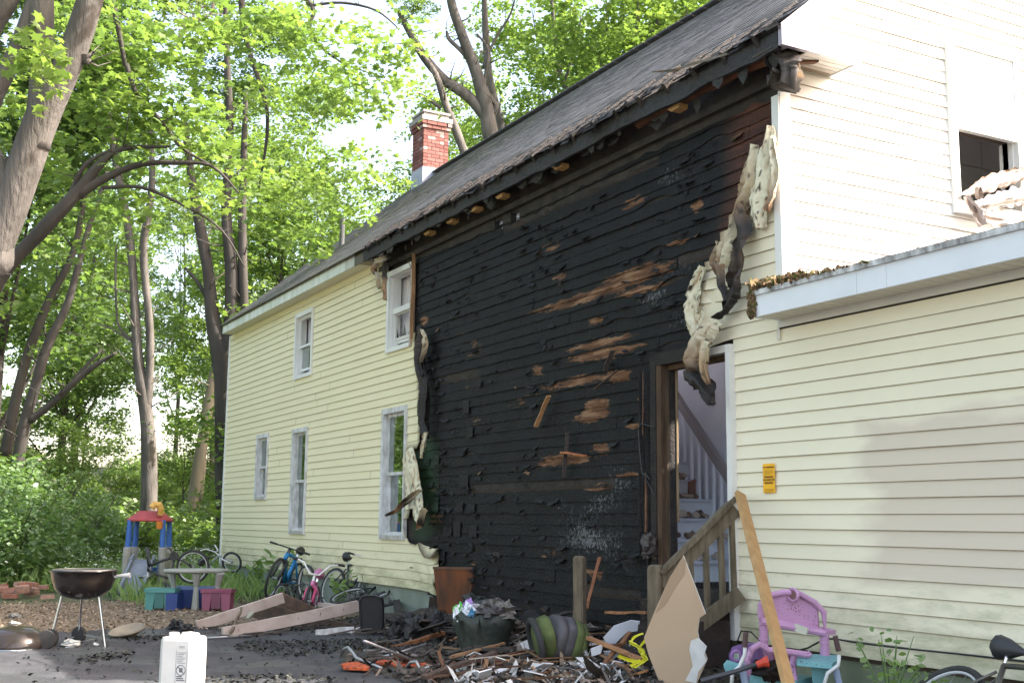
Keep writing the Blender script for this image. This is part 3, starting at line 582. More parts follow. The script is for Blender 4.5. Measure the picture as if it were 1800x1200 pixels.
# --- windows
def window(r,kind):
    x0,x1,z0,z1=r; old=kind in('old','narrow'); m=OLDWHITE if old else WHITE; tw=.075; y=6.355
    mb=MB()
    mb.bx(x0,x0+tw,y,6.41,z0,z1); mb.bx(x1-tw+.02,x1,y,6.41,z0,z1,col=(1,1,1) if kind!='burnt' else (.55,.42,.33)); mb.bx(x0+tw,x1-tw+.02,y+.003,6.41,z1-tw,z1,col=(1,1,1)); mb.bx(x0+tw,x1-tw+.02,y-.005,6.41,z0,z0+tw*.8,col=(1,1,1) if not old else (.75,.72,.66))
    a,b,c,d=x0+tw,x1-tw,z0+tw*.8,z1-tw
    mb.bx(a-.01,a+.012,6.41,6.55,c,d); mb.bx(b-.012,b+.01,6.41,6.55,c,d); mb.bx(a,b,6.41,6.55,d-.012,d+.01); mb.bx(a,b,6.40,6.55,c-.01,c+.02)
    f=mb.build('window',m,house,label={'w1':'small upper window, sash pushed up a little','burnt':'burnt-out upper window beside the eave','old':None,'narrow':'narrow lower window by the far corner'}[kind])
    def sash(zb,zt,yy,glass=True,broken=False):
        q=MB(); t=.04 if not old else .045
        for bb in ((a,a+t,zb,zt),(b-t,b,zb,zt),(a+t,b-t,zt-t,zt),(a+t,b-t,zb,zb+t)): q.bx(bb[0],bb[1],yy,yy+.03,bb[2],bb[3],col=(1,1,1) if not broken else (.8,.78,.75))
        q.build('sash',m if old else WHITE,f)
        if glass: g=MB(); g.bx(a+t,b-t,yy+.012,yy+.016,zb+t,zt-t); g.build('pane',GLASS,f)
        if broken:
            g=MB(); 
            for k in range(9):
                s=rnd.random(); px_=a+t+(b-a-2*t)*s; up=rnd.choice([0,1]); zz=zb+t if not up else zt-t; h=rnd.uniform(.05,.22)*(1 if not up else -1)
                g.add([(px_-.05,yy+.014,zz),(px_+.06,yy+.014,zz),(px_+rnd.uniform(-.03,.03),yy+.014,zz+h)],[(0,1,2)])
            g.build('pane',mat('sooty_glass',(.12,.13,.12),(.05,.05,.05),scale=12,rough=.15),f,label='broken pane with only shards left')
    zm=(c+d)/2
    if kind=='w1': sash(zm-.02,d,6.43,False); sash(c+.09,zm+.02,6.47)
    elif kind=='burnt': sash(zm-.02,zm+.06,6.43,False); sash(c+.12,zm+.0,6.47,False,True); sash(c+.01,c+.12,6.49,False)
    else: sash(zm-.02,d,6.43); sash(c,zm+.02,6.47)
    cm=mat('curtain',(.75,.72,.74),(.6,.58,.61),scale=3,stretch=(14,1,.4)); cb=mat('window_drape_dark',(.07,.06,.08),(.04,.04,.05),scale=4)
    q=MB(); N=14; lo_,hi_,zb,zt={'w1':(a-.5,a+.30,c,d),'burnt':(a-.5,a+.22,c,d),'old':(a,b,c,d),'narrow':(a,b,c,d)}[kind]
    vs=[(lerp(lo_,hi_,i/N),6.60+.02*math.sin(i*1.9),z_) for i in range(N+1) for z_ in(zb,zt)]
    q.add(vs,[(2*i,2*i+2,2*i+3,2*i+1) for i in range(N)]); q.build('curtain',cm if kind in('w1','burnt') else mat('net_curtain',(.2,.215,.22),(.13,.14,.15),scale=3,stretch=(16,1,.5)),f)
for r,k in ((W1,'w1'),(W2,'burnt'),(W3,'old'),(W4,'old'),(W5,'narrow')): window(r,k)
mb=MB(); mb.bar((-14.60,6.37,3.75),(-14.58,6.36,4.95),.05,.05,jit=.006,n=5,warp=.01,col=(1.6,1.1,.8)); mb.build('scorched_casing',WOODG,house)
# --- interior shell
mb=MB(); mb.bx(-24.0,-13.0,9.6,9.65,.3,5.2); mb.bx(-24.0,-7.2,6.5,14.3,.2,.3); mb.bx(-24.0,-12.6,6.6,14.3,3.0,3.12); mb.bx(-12.6,-7.2,7.7,14.3,3.0,3.12); mb.bx(-23.95,-12.6,6.6,14.3,5.15,5.2)  # ceilings left out over the hall so sun from the roof opening reaches it
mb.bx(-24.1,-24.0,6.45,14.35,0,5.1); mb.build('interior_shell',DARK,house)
# back and far-end walls
mb=MB(); mb.bx(-24.15,-7.15,14.32,14.42,0,5.15); mb.add([(-24.12,6.42,0),(-24.12,14.4,0),(-24.12,14.4,5.1),(-24.12,10.4,8.75),(-24.12,6.42,5.1)],[(0,1,2,3,4)]); mb.build('rear_wall',SIDEG,house)
# --- gable end
gp=lambda u,z,n:(-7.15+n,u,z)
glo=lambda z:6.5 if z<5.2 else max(6.5,6.18+(z-5.25)/SL_)
ghi=lambda z:14.3 if z<5.2 else 20.8-max(6.5,6.18+(z-5.25)/SL_)
GW=(8.41,9.35,4.15,5.70)
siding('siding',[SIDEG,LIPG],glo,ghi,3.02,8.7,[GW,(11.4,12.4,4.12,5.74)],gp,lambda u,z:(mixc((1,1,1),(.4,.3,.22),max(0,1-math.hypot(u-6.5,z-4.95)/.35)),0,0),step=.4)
mb=MB()
for a,b,c,d in rects(6.5,14.3,.3,5.1,[(8.48,9.28,4.2,4.9)]): mb.bx(-7.26,-7.2,a,b,c,d)
mb.add([(-7.2,6.5,5.1),(-7.2,14.3,5.1),(-7.2,10.4,8.6)],[(0,1,2)]); mb.build('gable_sheathing',SHEATH,house)
mb=MB(); y0,y1=8.40,9.36
mb.bx(-7.15,-7.085,y0,y0+.07,4.2,5.68,col=(1,.99,.95)); mb.bx(-7.15,-7.085,y1-.07,y1,4.2,5.68); mb.bx(-7.15,-7.08,y0,y1,4.08,4.2); mb.bx(-7.15,-7.08,y0,y1,5.68,5.74); mb.bx(-7.15,-7.09,y0+.07,y1-.07,4.88,4.93)
mb.bx(-7.3,-7.151,y0+.06,y0+.08,4.2,4.9,col=(.7,.7,.68)); mb.bx(-7.3,-7.15,y1-.08,y1-.06,4.2,4.9)
f=mb.build('window',WHITE,house,label='upper gable window boarded over above an empty opening')
mb=MB(); mb.bx(-7.13,-7.10,y0+.07,y1-.07,4.93,5.68); mb.build('board',WHITE,f,label='white board covering the upper sash')
mb=MB(); TL=mat('tile_wall',(.8,.8,.81),(.7,.7,.71),scale=3)
for i in range(10):
    for j in range(7): mb.bx(-8.1,-8.08,7.9+i*.42,7.9+i*.42+.412,3.2+j*.36,3.2+j*.36+.352)
mb.bx(-8.14,-8.11,7.9,12.2,3.1,5.7,col=(1,1,1)); mb.build('bathroom_wall',TL,house)
# rake board, eave return
mb=MB()
def sc_c(y,z):
    d=math.hypot(y-6.25,z-5.12); return mixc((1,1,1),(.30,.25,.36),max(0,1-d/.32))
N=30; s0,s1=0,LEN
for i in range(N):
    a=lerp(s0,s1,i/N);b=lerp(s0,s1,(i+1)/N); q=lambda s,o:(6.12+s*math.cos(ROT),5.20+s*math.sin(ROT)+.06-o)
    (ya,za),(yb,zb)=q(a,0),q(b,0); lo1=za-.27; lo2=zb-.27
    mb.add([(-6.79,ya,max(lo1,5.09)),(-6.79,yb,max(lo2,5.09)),(-6.79,yb,zb),(-6.79,ya,za),(-6.83,ya,max(lo1,5.09)),(-6.83,yb,max(lo2,5.09)),(-6.83,yb,zb),(-6.83,ya,za)],[(0,1,2,3),(7,6,5,4),(0,4,5,1),(3,2,6,7)],0,sc_c((ya+yb)/2,(lo1+za)/2))
    mb.add([(-7.15,ya,max(lo1,5.1)),(-7.15,yb,max(lo2,5.1)),(-6.83,yb,max(lo2,5.1)),(-6.83,ya,max(lo1,5.1))],[(0,1,2,3)],0,(.95,.93,.9))
for i in range(6): a=lerp(6.12,6.98,i/6);b=lerp(6.12,6.98,(i+1)/6); mb.bx(-6.83,-6.785,a,b,5.08,5.24,col=sc_c((a+b)/2,5.15))
mb.bx(-7.15,-6.83,6.95,6.98,5.085,5.24); mb.bx(-7.15,-6.80,6.4,6.97,5.235,5.25)
mb.add([(-6.8,10.4,rz(LEN)+.05),(-6.8,14.75,rz(0)+.03),(-6.8,14.75,rz(0)-.2),(-6.8,10.4,rz(LEN)-.25)],[(0,1,2,3)])
mb.build('rake_board',WHITE,house)
mb=MB(); 
for i in range(5): mb.bx(-7.14+i*.062,-7.14+i*.062+.055,6.42,6.93,5.085,5.095,col=mixc((.35,.28,.22),(1,1,1),min(1,i/3)))
mb.build('return_soffit',SOFFIT,house)
# chimney
ch=MB(); cx,cy=-22.95,10.35; hw=.30
def brickring(z,hw,h,off):
    n=3
    for side in range(4):
        for k in range(n+1):
            a=-hw+(k-off)*2*hw/n; b=a+2*hw/n-.012; lm=hw if side%2==0 else hw-.105; a=max(a,-lm);b=min(b,lm)
            if b>hw-.03 and side%2==0: b=hw
            if b-a<.03: continue
            g=rnd.random(); c=mixc((.19,.065,.055),(.29,.135,.115),g); 
            if rnd.random()<.12: c=mixc(c,(.5,.45,.42),.5)
            m=(a+b)/2; d=.1
            if side==0: ch.bx(cx+a,cx+b,cy-hw,cy-hw+d,z,z+h-.012,col=c)
            if side==2: ch.bx(cx+a,cx+b,cy+hw-d,cy+hw,z,z+h-.012,col=c)
            if side==1: ch.bx(cx+hw-d,cx+hw,cy+a,cy+b,z,z+h-.012,col=c)
            if side==3: ch.bx(cx-hw,cx-hw+d,cy+a,cy+b,z,z+h-.012,col=c)
z=8.2;i=0
while z<9.78: brickring(z,hw,.082,(i%2)*.5); z+=.082;i+=1
brickring(z,hw+.035,.082,0); z+=.082; brickring(z,hw+.06,.082,.5); z+=.082; zb=z; z+=.11; brickring(z,hw-.02,.082,0); z+=.082
cs=ch.build('chimney',BRICK,house)
mb=MB(); mb.bx(cx-hw+.016,cx+hw-.016,cy-hw+.016,cy+hw-.016,7.9,zb); mb.bx(cx-hw-.07,cx+hw+.07,cy-hw-.07,cy+hw+.07,zb,zb+.105); mb.bx(cx-hw+.0,cx+hw-.0,cy-hw+.0,cy+hw-.0,zb+.1,z-.012); mb.bx(cx-hw-.03,cx+hw+.03,cy-hw-.03,cy+hw+.03,z,z+.05)
mb.build('chimney_mortar',mat('mortar',(.36,.33,.30),(.25,.23,.21),scale=6,rough=.95),cs)
mb=MB(); mb.bx(cx-hw-.012,cx+hw+.012,cy-hw-.012,cy+hw+.012,8.2,8.95,col=(.7,.72,.78)); mb.build('chimney_flashing',mat('lead_flashing',(.42,.44,.5),(.6,.6,.62),scale=5,rough=.6,attr=True,contrast=1.5),cs)
mb=MB(); p=U(513,490,Y=8.0); mb.tube([(-20.9,7.6,6.3),(-20.9,7.6,7.05)],.05,10); mb.build('vent_pipe',mat('grey_pipe',(.12,.12,.13)),house)
# --- door
mb=MB(); ww=(1.3,1.15,1.0)
mb.bx(-8.96,-8.87,6.34,6.44,.35,2.82,col=(.5,.45,.42)); mb.bx(-8.87,-8.30,6.342,6.44,2.735,2.85,col=(.45,.42,.4))
mb.build('burnt_casing',CHARB,house)
mb=MB(); mb.bx(-8.87,-8.80,6.35,6.46,.6,2.735,col=(.55,.40,.34)); mb.bx(-8.80,-8.782,6.40,6.51,.6,2.72,col=(.6,.5,.46)); mb.bx(-8.782,-7.84,6.42,6.51,2.69,2.735,col=(.7,.5,.38)); mb.bar((-8.782,6.515,1.3),(-8.777,6.515,2.7),.02,.02,col=(2,1.8,1.6)); mb.build('door_jamb',WOODG,house,label='scorched brown door jamb')
mb=MB(); mb.bx(-7.835,-7.775,6.33,6.45,.34,2.80,col=(.97,.95,.93)); mb.bx(-8.30,-7.835,6.335,6.45,2.735,2.80,col=(.85,.8,.75)); mb.bx(-7.85,-7.836,6.40,6.52,.6,2.72,col=(.8,.8,.85)); mb.build('door_casing',WHITE,house,label='white door casing on the unburnt side')
mb=MB(); 
for (x,z0,z1,ww_) in ((-9.02,.4,2.7,.05),(-9.14,.9,2.72,.04),(-9.09,1.1,2.3,.03)): mb.bar((x,6.36,z0),(x+.01,6.355,z1),ww_,.03,jit=.006,n=8,warp=.02,col=(.25,.22,.22))
mb.bar((-9.05,6.35,1.2),(-9.04,6.35,1.75),.02,.02,col=(5,3,1.8)); mb.bar((-9.08,6.35,2.1),(-9.07,6.35,2.7),.018,.02,col=(4,2.2,1.4)); mb.build('burnt_trim',CHARB,house)
mb=MB(); mb.tube(pxs([(1128,742),(1122,755),(1124,790),(1128,830),(1140,850),(1150,870)],6.32),.005,5); mb.tube(pxs([(1127,744),(1140,748),(1150,750)],6.32),.006,5); mb.tube(pxs([(1130,832),(1138,836),(1142,842)],6.32),.008,5); mb.build('loose_wire',BLACKP,house)
mb=MB(); p=U(1141,960,Y=6.3); mb.blob(p,(.10,.06,.11),.5,3,14,10); mb.build('burnt_light_fitting',mat('melted_fitting',(.10,.075,.065),(.03,.025,.025),scale=20,rough=.5,bump=.8,bscale=30),house)
# stair hall behind the door
PALE=mat('pale_blue_paint',(.84,.87,.95),(.76,.80,.90),scale=4,rough=.6,attr=True)
mb=MB(); mb.bx(-13,-7.3,7.62,7.66,.3,3.1); mb.bx(-13.0,-12.95,6.5,7.62,.3,3.0); mb.bx(-8.42,-8.28,7.56,7.62,.3,2.9,col=(.9,.9,.95)); mb.bx(-7.35,-7.3,6.5,7.62,.3,3.0); mb.build('hall_wall',PALE,house)
st=MB(); tr=MB()
for k in range(9):
    z=.75+.195*(k+1); x=-8.86-.205*k; st.bx(x-.22,x,6.56,7.46,z-.195,z-.03); tr.bx(x-.25,x+.03,6.56,7.47,z-.03,z,col=(.75,.75,.78)); st.bx(x-.2,x,7.46,7.48,.3,z)
hs=st.build('staircase',PALE,house,label='pale blue painted stairs behind the open doorway'); tr.build('tread',PALE,hs)
rail=lambda x:2.56-(x+9.96)*(2.56-1.67)/.86
mb=MB(); mb.bar((-10.9,7.42,rail(-10.9)),(-8.5,7.42,rail(-8.5)),.055,.085,col=(.42,.38,.36),jit=.004,n=14,warp=.005); mb.build('handrail',PALE,hs)
for k in range(17):
    x=-10.7+k*.118; z0=.75+.195*max(0,min(9,math.floor((-8.83-x)/.205)+1)); q=MB(); q.bx(x-.013,x+.013,7.41,7.436,z0,rail(x)-.03,col=(1.15,1.15,1.15)); q.build('baluster',PALE,hs)
mb=MB()
for i in range(120):
    k=rnd.randrange(1,9); z=.75+.195*k; x=-8.86-.205*(k-1)-rnd.uniform(0,.2); mb.box((x,rnd.uniform(6.7,7.4),z+.02+rnd.random()*.02),(rnd.uniform(.02,.12),rnd.uniform(.02,.1),rnd.uniform(.01,.04)),Euler((rnd.random(),rnd.random(),rnd.random())),col=rnd.choice([(.25,.17,.12),(.12,.08,.06),(.5,.42,.36)]))
mb.box((-9.6,7.3,1.62),(.02,.12,.2),Euler((.3,.2,.4)),col=(.3,.15,.1)); mb.bar((-8.95,7.3,1.5),(-8.6,7.2,.95),.04,.03,col=(.06,.05,.05))
mb.bar((-8.62,7.5,1.3),(-8.63,7.5,2.2),.02,.02,col=(.05,.04,.04))
so_=mb.build('stair_debris',PLAIN,hs,kind='stuff')
# --- wing (one storey) roof, fascia, soffit
mb=MB(); 
for a,b in zip(spaced(-7.17,1.3,30),spaced(-7.17,1.3,30)[1:]): mb.bx(a,b-(.003 if rnd.random()<.3 else 0),6.085,6.11,2.915,3.085)
mb.bx(-7.18,-7.155,6.085,6.4,2.915,3.08); mb.build('wing_fascia',mat('white_fascia_wing',(.80,.81,.85),(.72,.74,.77),scale=3,rough=.45),house,label='white fascia of the wing roof')
mb=MB(); mb.bx(-7.19,1.3,6.065,6.10,3.085,3.125); mb.build('drip_edge',mat('dirty_drip_edge',(.74,.73,.72),(.10,.085,.075),scale=5,rough=.7,contrast=1.1,stretch=(3,1,1),detail=8),house)
mb=MB()
i=0; x=-7.16
while x<1.3: mb.bx(x,x+.088,6.11,6.4,2.92,2.928,col=(.97,.95,.92)); mb.bx(x+.088,x+.10,6.11,6.4,2.925,2.933,col=(1.12,1.12,1.12)); x+=.10
mb.build('wing_soffit',SOFFIT,house); mb=MB(); mb.bx(-7.2,1.3,6.365,6.383,2.86,2.92,col=(.93,.9,.85)); mb.bar((-7.2,6.37,2.86),(-7.2,6.37,2.76),.02,.02); mb.build('wing_frieze',WHITE,house)
mb=MB(); y1=11.0; zt=lambda y:3.13+.17*(y-6.07)
mb.add([(-7.12,6.07,3.13),(1.35,6.07,3.13),(1.35,y1,zt(y1)),(-7.12,y1,zt(y1)),(-7.12,6.07,3.10),(1.35,6.07,3.10),(1.35,y1,zt(y1)-.06),(-7.12,y1,zt(y1)-.06)],[(0,1,2,3),(4,7,6,5),(0,4,5,1),(1,5,6,2),(3,7,4,0)],0,(.09,.085,.085)); mb.build('wing_roof',ROOF,house)
mb=MB(); mb.bx(.95,1.0,6.45,11,0,3.0); mb.bx(-7.15,1.0,10.95,11,0,3.7); mb.build('wing_wall',SIDEG,house)
LIT2=mat('leaf_mulch',(.30,.21,.13),(.07,.06,.03),scale=30,rough=1,attr=True)
mb=MB()
for i in range(900):
    t=rnd.random()**1.5; x=-7.2+t*1.3; y=6.05+rnd.random()*.25; z=3.12+.11*max(0,1-t)*rnd.random()*(1-abs(t-.35)*.6)
    if rnd.random()<.13: x=-7.2+rnd.random()*.07; z=3.12-rnd.random()*.2; y=6.07
    s=rnd.uniform(.012,.035); mb.box((x,y,z),(s*1.6,s,.006),Euler((rnd.random()*3,rnd.random()*3,rnd.random()*3)),col=rnd.choice([(1,.9,.8),(.6,.5,.4),(1.6,1.5,1.3),(.5,.7,.3)]))
mb.build('roof_leaf_litter',LIT2,house,kind='stuff')
# strips of ceiling hanging out of the gable window
pk=(.62,.53,.50); pg_=(.42,.37,.36); BW=(.30,.25,.22)
mb=MB()
def gx(l,X): return [U(a,b,X=X) for a,b in l]
for (pts,ws,cs_,sd_) in (([(1690,345),(1730,325),(1780,310),(1815,300)],[.06,.22,.2,.12],[pg_,pk,BW,pg_],51),([(1705,362),(1745,355),(1790,345),(1830,340)],[.05,.2,.24,.2],[(.8,.75,.72)]*4,52),([(1712,370),(1735,385),(1770,392),(1800,385)],[.1,.22,.22,.18],[pg_,(.78,.75,.75),(.8,.78,.78),pk],53),([(1695,345),(1712,372),(1722,398)],[.05,.14,.1],[pk,pg_,pg_],54),([(1715,330),(1716,342),(1718,350)],[.08,.09,.08],[BW,BW,BW],55)):
    ribbon(mb,gx(pts,-7.02+.03*(sd_-52)),ws,cs_,.03,10,8,sd_,1,(1,0,0),.3)
mb.build('hanging_plasterboard',RIB,house,label='torn plasterboard spilling out of the gable window',vcol=True)
# ---------------------------------------------------------------- leaves and trees
rg=np.random.default_rng(11)
MAPLE=np.array([(0,-.5),(.10,-.28),(.42,-.30),(.32,-.06),(.52,.14),(.2,.14),(0,.52),(-.2,.14),(-.52,.14),(-.32,-.06),(-.42,-.30),(-.10,-.28)])
OVAL=np.array([(0,-.5),(.30,-.15),(.22,.25),(0,.5),(-.22,.25),(-.30,-.15)])
STAR=np.array([(0,-.45),(.38,-.2),(.2,.05),(.45,.3),(0,.5),(-.45,.3),(-.2,.05),(-.38,-.2)])
BLADE=np.array([(-.04,-.5),(.04,-.5),(.02,.1),(0,.5)])
def leafmesh(name,C,size,shape,tint,tilt=.6,m=None,up=None):
    N=len(C); K=len(shape)
    n=rg.normal(0,tilt,(N,3)); n[:,2]=1; 
    if up is not None: n=up+rg.normal(0,tilt,(N,3))
    n/=np.linalg.norm(n,axis=1,keepdims=True)
    a=rg.normal(0,1,(N,3)); a-=n*(a*n).sum(1,keepdims=True); a/=np.linalg.norm(a,axis=1,keepdims=True); b=np.cross(n,a)
    s=np.asarray(size).reshape(-1,1,1)*np.ones((N,1,1))
    P=C[:,None,:]+s*(a[:,None,:]*shape[None,:,0:1]+b[:,None,:]*shape[None,:,1:2]) - s*n[:,None,:]*.25*(shape[None,:,0:1]**2+shape[None,:,1:2]**2)
    me=bpy.data.meshes.new(name); me.vertices.add(N*K); me.vertices.foreach_set('co',P.reshape(-1).astype(np.float32))
    me.loops.add(N*K); me.loops.foreach_set('vertex_index',np.arange(N*K,dtype=np.int32)); me.polygons.add(N); me.polygons.foreach_set('loop_start',np.arange(0,N*K,K,dtype=np.int32))
    at=me.attributes.new('tint','FLOAT','FACE'); at.data.foreach_set('value',np.asarray(tint,dtype=np.float32)*np.ones(N,dtype=np.float32))
    me.materials.append(m or LEAF); me.update(); me.validate(); return me
def sprays(S,n,rad,thick=.15,droop=.25):
    """flat layered sprays of leaves round the centres S"""
    S=np.asarray(S,float); M=len(S); r=rad*np.sqrt(rg.random((M,n)))*rg.uniform(.6,1.3,(M,1)); t=rg.random((M,n))*6.283
    sx=rg.uniform(.5,1.3,(M,1)); d=rg.random((M,1))*6.283
    x=r*np.cos(t)*sx; y=r*np.sin(t); X=x*np.cos(d)-y*np.sin(d); Y=x*np.sin(d)+y*np.cos(d)
    Z=rg.normal(0,thick,(M,n))-droop*r*r/rad+X*rg.normal(0,.18,(M,1))
    return (S[:,None,:]+np.stack([X,Y,Z],-1)).reshape(-1,3), np.repeat(rg.random(M),n)
def crown_centres(H,R0,n,zlo=.3):
    out=[]
    lobes=[(rg.uniform(-.5,.5)*R0,rg.uniform(-.5,.5)*R0,lerp(zlo,.9,i/6)*H+rg.uniform(-.4,.4),rg.uniform(.38,.62)*R0) for i in range(8)]
    while len(out)<n:
        lx,ly,lz,lr=lobes[rg.integers(len(lobes))]; v=rg.normal(0,1,3); v/=np.linalg.norm(v); rr=lr*rg.uniform(.35,1.1); out.append((lx+v[0]*rr*1.15,ly+v[1]*rr*1.15,lz+v[2]*rr*.85))
    return np.array(out),lobes
def trunk_mb(H,r0,lobes,lean=(0,0),wob=.25):
    mb=MB(); top=Vector((lean[0],lean[1],H*.85)); s=rnd.random()*50; pts=[];rs=[]
    for i in range(11):
        t=i/10; p=Vector((0,0,-.3)).lerp(top,t); p.x+=wob*nz(t*3,s,0)*2*t; p.y+=wob*nz(t*3,s,9)*2*t; pts.append(p); rs.append(r0*(1.35 if i==0 else 1)*(1-.85*t)+.01)
    mb.tube(pts,rs,8)
    for (lx,ly,lz,lr) in lobes:
        z0=max(.8,lz*rnd.uniform(.5,.75)); k=min(9,max(1,int(z0/(H*.85)*10))); a=pts[k]; b=Vector((lx,ly,lz)); m=a.lerp(b,.5)+Vector((0,0,-.1*(b-a).length*rnd.uniform(-.5,1)))
        r=rs[k]*.55; mb.tube([a,a.lerp(m,.6),m,m.lerp(b,.6),b],[r,r*.8,r*.6,r*.4,r*.15],6)
        for _ in range(3):
            e=b+Vector((rnd.uniform(-1,1),rnd.uniform(-1,1),rnd.uniform(-.5,.7)))*lr*.9; q=m.lerp(b,rnd.uniform(.2,.9)); mb.tube([q,q.lerp(e,.5)+Vector((0,0,.1)),e],[r*.35,r*.22,r*.06],5)
    return mb
PROTO=[]
def proto(H,R0,r0,n,nl,size,zlo,seed,m=LEAF,shape=OVAL,barkm=BARKF):
    global rg; rg=np.random.default_rng(seed); C,lobes=crown_centres(H,R0,n,zlo); L,ti=sprays(C,nl,.62,.13)
    tb=trunk_mb(H,r0,lobes,(rg.uniform(-.8,.8),rg.uniform(-.8,.8)))
    tint=np.clip(ti*.75+rg.random(len(L))*.35-.05,0,1)
    me=leafmesh('crown',L,rg.uniform(.7,1.25,len(L))*size,shape,tint,.55,m)
    tm=bpy.data.meshes.new('trunk'); tm.from_pydata([tuple(v) for v in tb.v],[],tb.f); tm.materials.append(barkm); tm.polygons.foreach_set('use_smooth',[True]*len(tm.polygons)); tm.update(); return tm,me
NS=150
TALL=[proto(17,4.6,.13,NS*3,46,.17,.24,1,shape=STAR),proto(19,4.2,.15,NS*3,46,.17,.30,2,shape=STAR),proto(15,4.8,.12,NS*3,44,.17,.22,3,LEAFY,STAR)]
THIN=[proto(20,4.8,.20,NS*3,42,.17,.36,4,LEAFY,STAR),proto(18,4.6,.18,NS*3,42,.17,.30,5,LEAFY,STAR)]
YOUNG=[proto(7,2.3,.06,150,44,.15,.2,6,LEAFY,STAR),proto(6,2.2,.05,130,44,.15,.15,7,LEAFY,STAR)]
def tree(kind,loc,rot,s,label,group,sz=1,name='maple_tree'):
    o=bpy.data.objects.new(name,None); COL.objects.link(o); o.location=loc; o.rotation_euler=(0,0,rot); o.scale=(s,s,s*sz); tag(o,label,'tree',group)
    for nme,me in (('trunk',kind[0]),('crown',kind[1])): c=bpy.data.objects.new(nme,me); COL.objects.link(c); c.parent=o
    return o
def free(x,y,m=3.5): return not(-24.2-m<x<2+m and 6.4-m<y<14.4+m) and not(-26<x and -8<y<7)
# forest rows behind the yard and the house
FG='tall maples of the wood behind the yard'
k=0
for depth,step in ((29,9.5),(36,8.6),(44,8.2),(54,8.2),(68,8.5),(84,8.5)):
    px=-900+rnd.random()*200
    while px<1500:
        p=AT(px,911,depth+rnd.uniform(-2.5,2.5)); px+=step/depth*F*rnd.uniform(.8,1.25)*(.48 if px>620 else 1)
        if not free(p.x,p.y): continue
        right=px>700
        if (depth<41 and 680<px<1050) or (right and depth<34): continue
        if depth<34 and -200<px<420 and rnd.random()<.35: continue
        kd=(THIN if right else TALL+[THIN[0]])[rnd.randrange(2 if right else 4)]
        
        p.z=terrain(p.x,p.y); tree(kd,p,rnd.random()*6.28,rnd.uniform(.85,1.2),'tall leafy maple in the wood beyond the yard and house',FG,rnd.uniform(.9,1.15)); k+=1
# saplings and understorey
UG='young trees of the understorey'
for depth,step in ((27,4.5),(33,4),(40,4.2),(50,5)):
    px=-500
    while px<640:
        p=AT(px,911,depth+rnd.uniform(-2,2)); px+=step/depth*F*rnd.uniform(.7,1.4)
        if not free(p.x,p.y,2) or (depth<35 and AT(-30,911,depth).y<p.y<AT(470,911,depth).y): continue
        p.z=terrain(p.x,p.y)-.2; tree(YOUNG[rnd.randrange(2)],p,rnd.random()*6.28,rnd.uniform(.55,1.05),'bright young tree of the understorey below the tall maples',UG,name='young_tree')
# trees across the drive: behind and to the left of the viewer, they show in the window panes
for (x,y,s) in ((-34,-14,1),(-27,-19,1.1),(-42,-22,1.1),(-20,-25,1.1),(-36,-32,1.2),(-48,-10,1.1),(-12,-28,1.1),(4,-26,1.1)): tree(TALL[rnd.randrange(3)],(x,y,0),rnd.random()*6,s,'tall maple across the drive outside the left edge of the photo','maples across the drive')
# --- trunks that can be told apart; paths in photo pixels at one distance
def trunk_path(mb,pts,depth,ws,seg=10,dd=0,rough=.12):
    P=[AT(x,y,depth+dd*i) for i,(x,y) in enumerate(pts)]; Q=[];W=[]
    for i in range(len(P)-1):
        for t in (0,.25,.5,.75):
            a=P[max(i-1,0)];b=P[i];c=P[i+1];d=P[min(i+2,len(P)-1)]; q=.5*((2*b)+(c-a)*t+(2*a-5*b+4*c-d)*t*t+(3*b-a-3*c+d)*t**3); Q.append(q); W.append(lerp(ws[i],ws[i+1],t)/2/F*depth)
    Q.append(P[-1]); W.append(ws[-1]/2/F*depth); mb.tube(Q,W,seg,rough=rough)
    for _ in range(int(len(Q)*(.5 if ws[0]<60 else .15))):
        k=rnd.randrange(1,len(Q)); q=Q[k]; L=depth*.022*rnd.uniform(.4,1.3); d=Vector((rnd.uniform(-1,1),rnd.uniform(-1,1),rnd.uniform(-.1,1))).normalized(); r=min(W[k]*.3,depth*.0009); m=q+d*L*.5; e=m+(d+Vector((rnd.uniform(-.6,.6),rnd.uniform(-.6,.6),rnd.uniform(-.2,.5))))*L*.6
        mb.tube([q,m,e],[r,r*.7,r*.2],5); f_=m+Vector((rnd.uniform(-.7,.7),rnd.uniform(-.7,.7),.3))*L*.5; mb.tube([m,f_],[r*.5,r*.15],4)
def special(name,label,depth,paths,m,crowns,group=None,base=None,extra=None):
    b=AT(*paths[0][0][0],depth); t=thing(name,label,'tree',(b.x,b.y,base if base is not None else 0),group=group); mb=MB()
    for p in paths: trunk_path(mb,p[0],depth,p[1],12 if p[1][0]>30 else 7,p[2] if len(p)>2 else 0)
    mb.build('trunk',m,t,smooth=True)
    for (px,py,dp,kind,s) in crowns:
        q=AT(px,py,dp); c=bpy.data.objects.new('crown',kind[1]); COL.objects.link(c); c.parent=t; c.location=q-Vector(t.location); c.scale=(s,s,s*.8); c.rotation_euler=(0,0,px*.7)
    if extra: extra(t)
    return t
def crown_from(name,parent,C,n,rad,size,m,shape,tb=0,thick=.1):
    L,ti=sprays(C,n,rad,thick); me=leafmesh(name,L-np.array(parent.location),rg.uniform(.7,1.25,len(L))*size,shape,np.clip(ti*.7+rg.random(len(L))*.35+tb,0,1),.5,m); o=bpy.data.objects.new(name,me); COL.objects.link(o); o.parent=parent; return o
def pxc(l,d,jit,n):      # spray centres scattered around photo positions at distance d
    out=[]
    for (x,y) in l:
        for _ in range(n): out.append(tuple(AT(x+rg.normal(0,jit),y+rg.normal(0,jit*.7),d+rg.normal(0,.5))))
    return np.array(out)
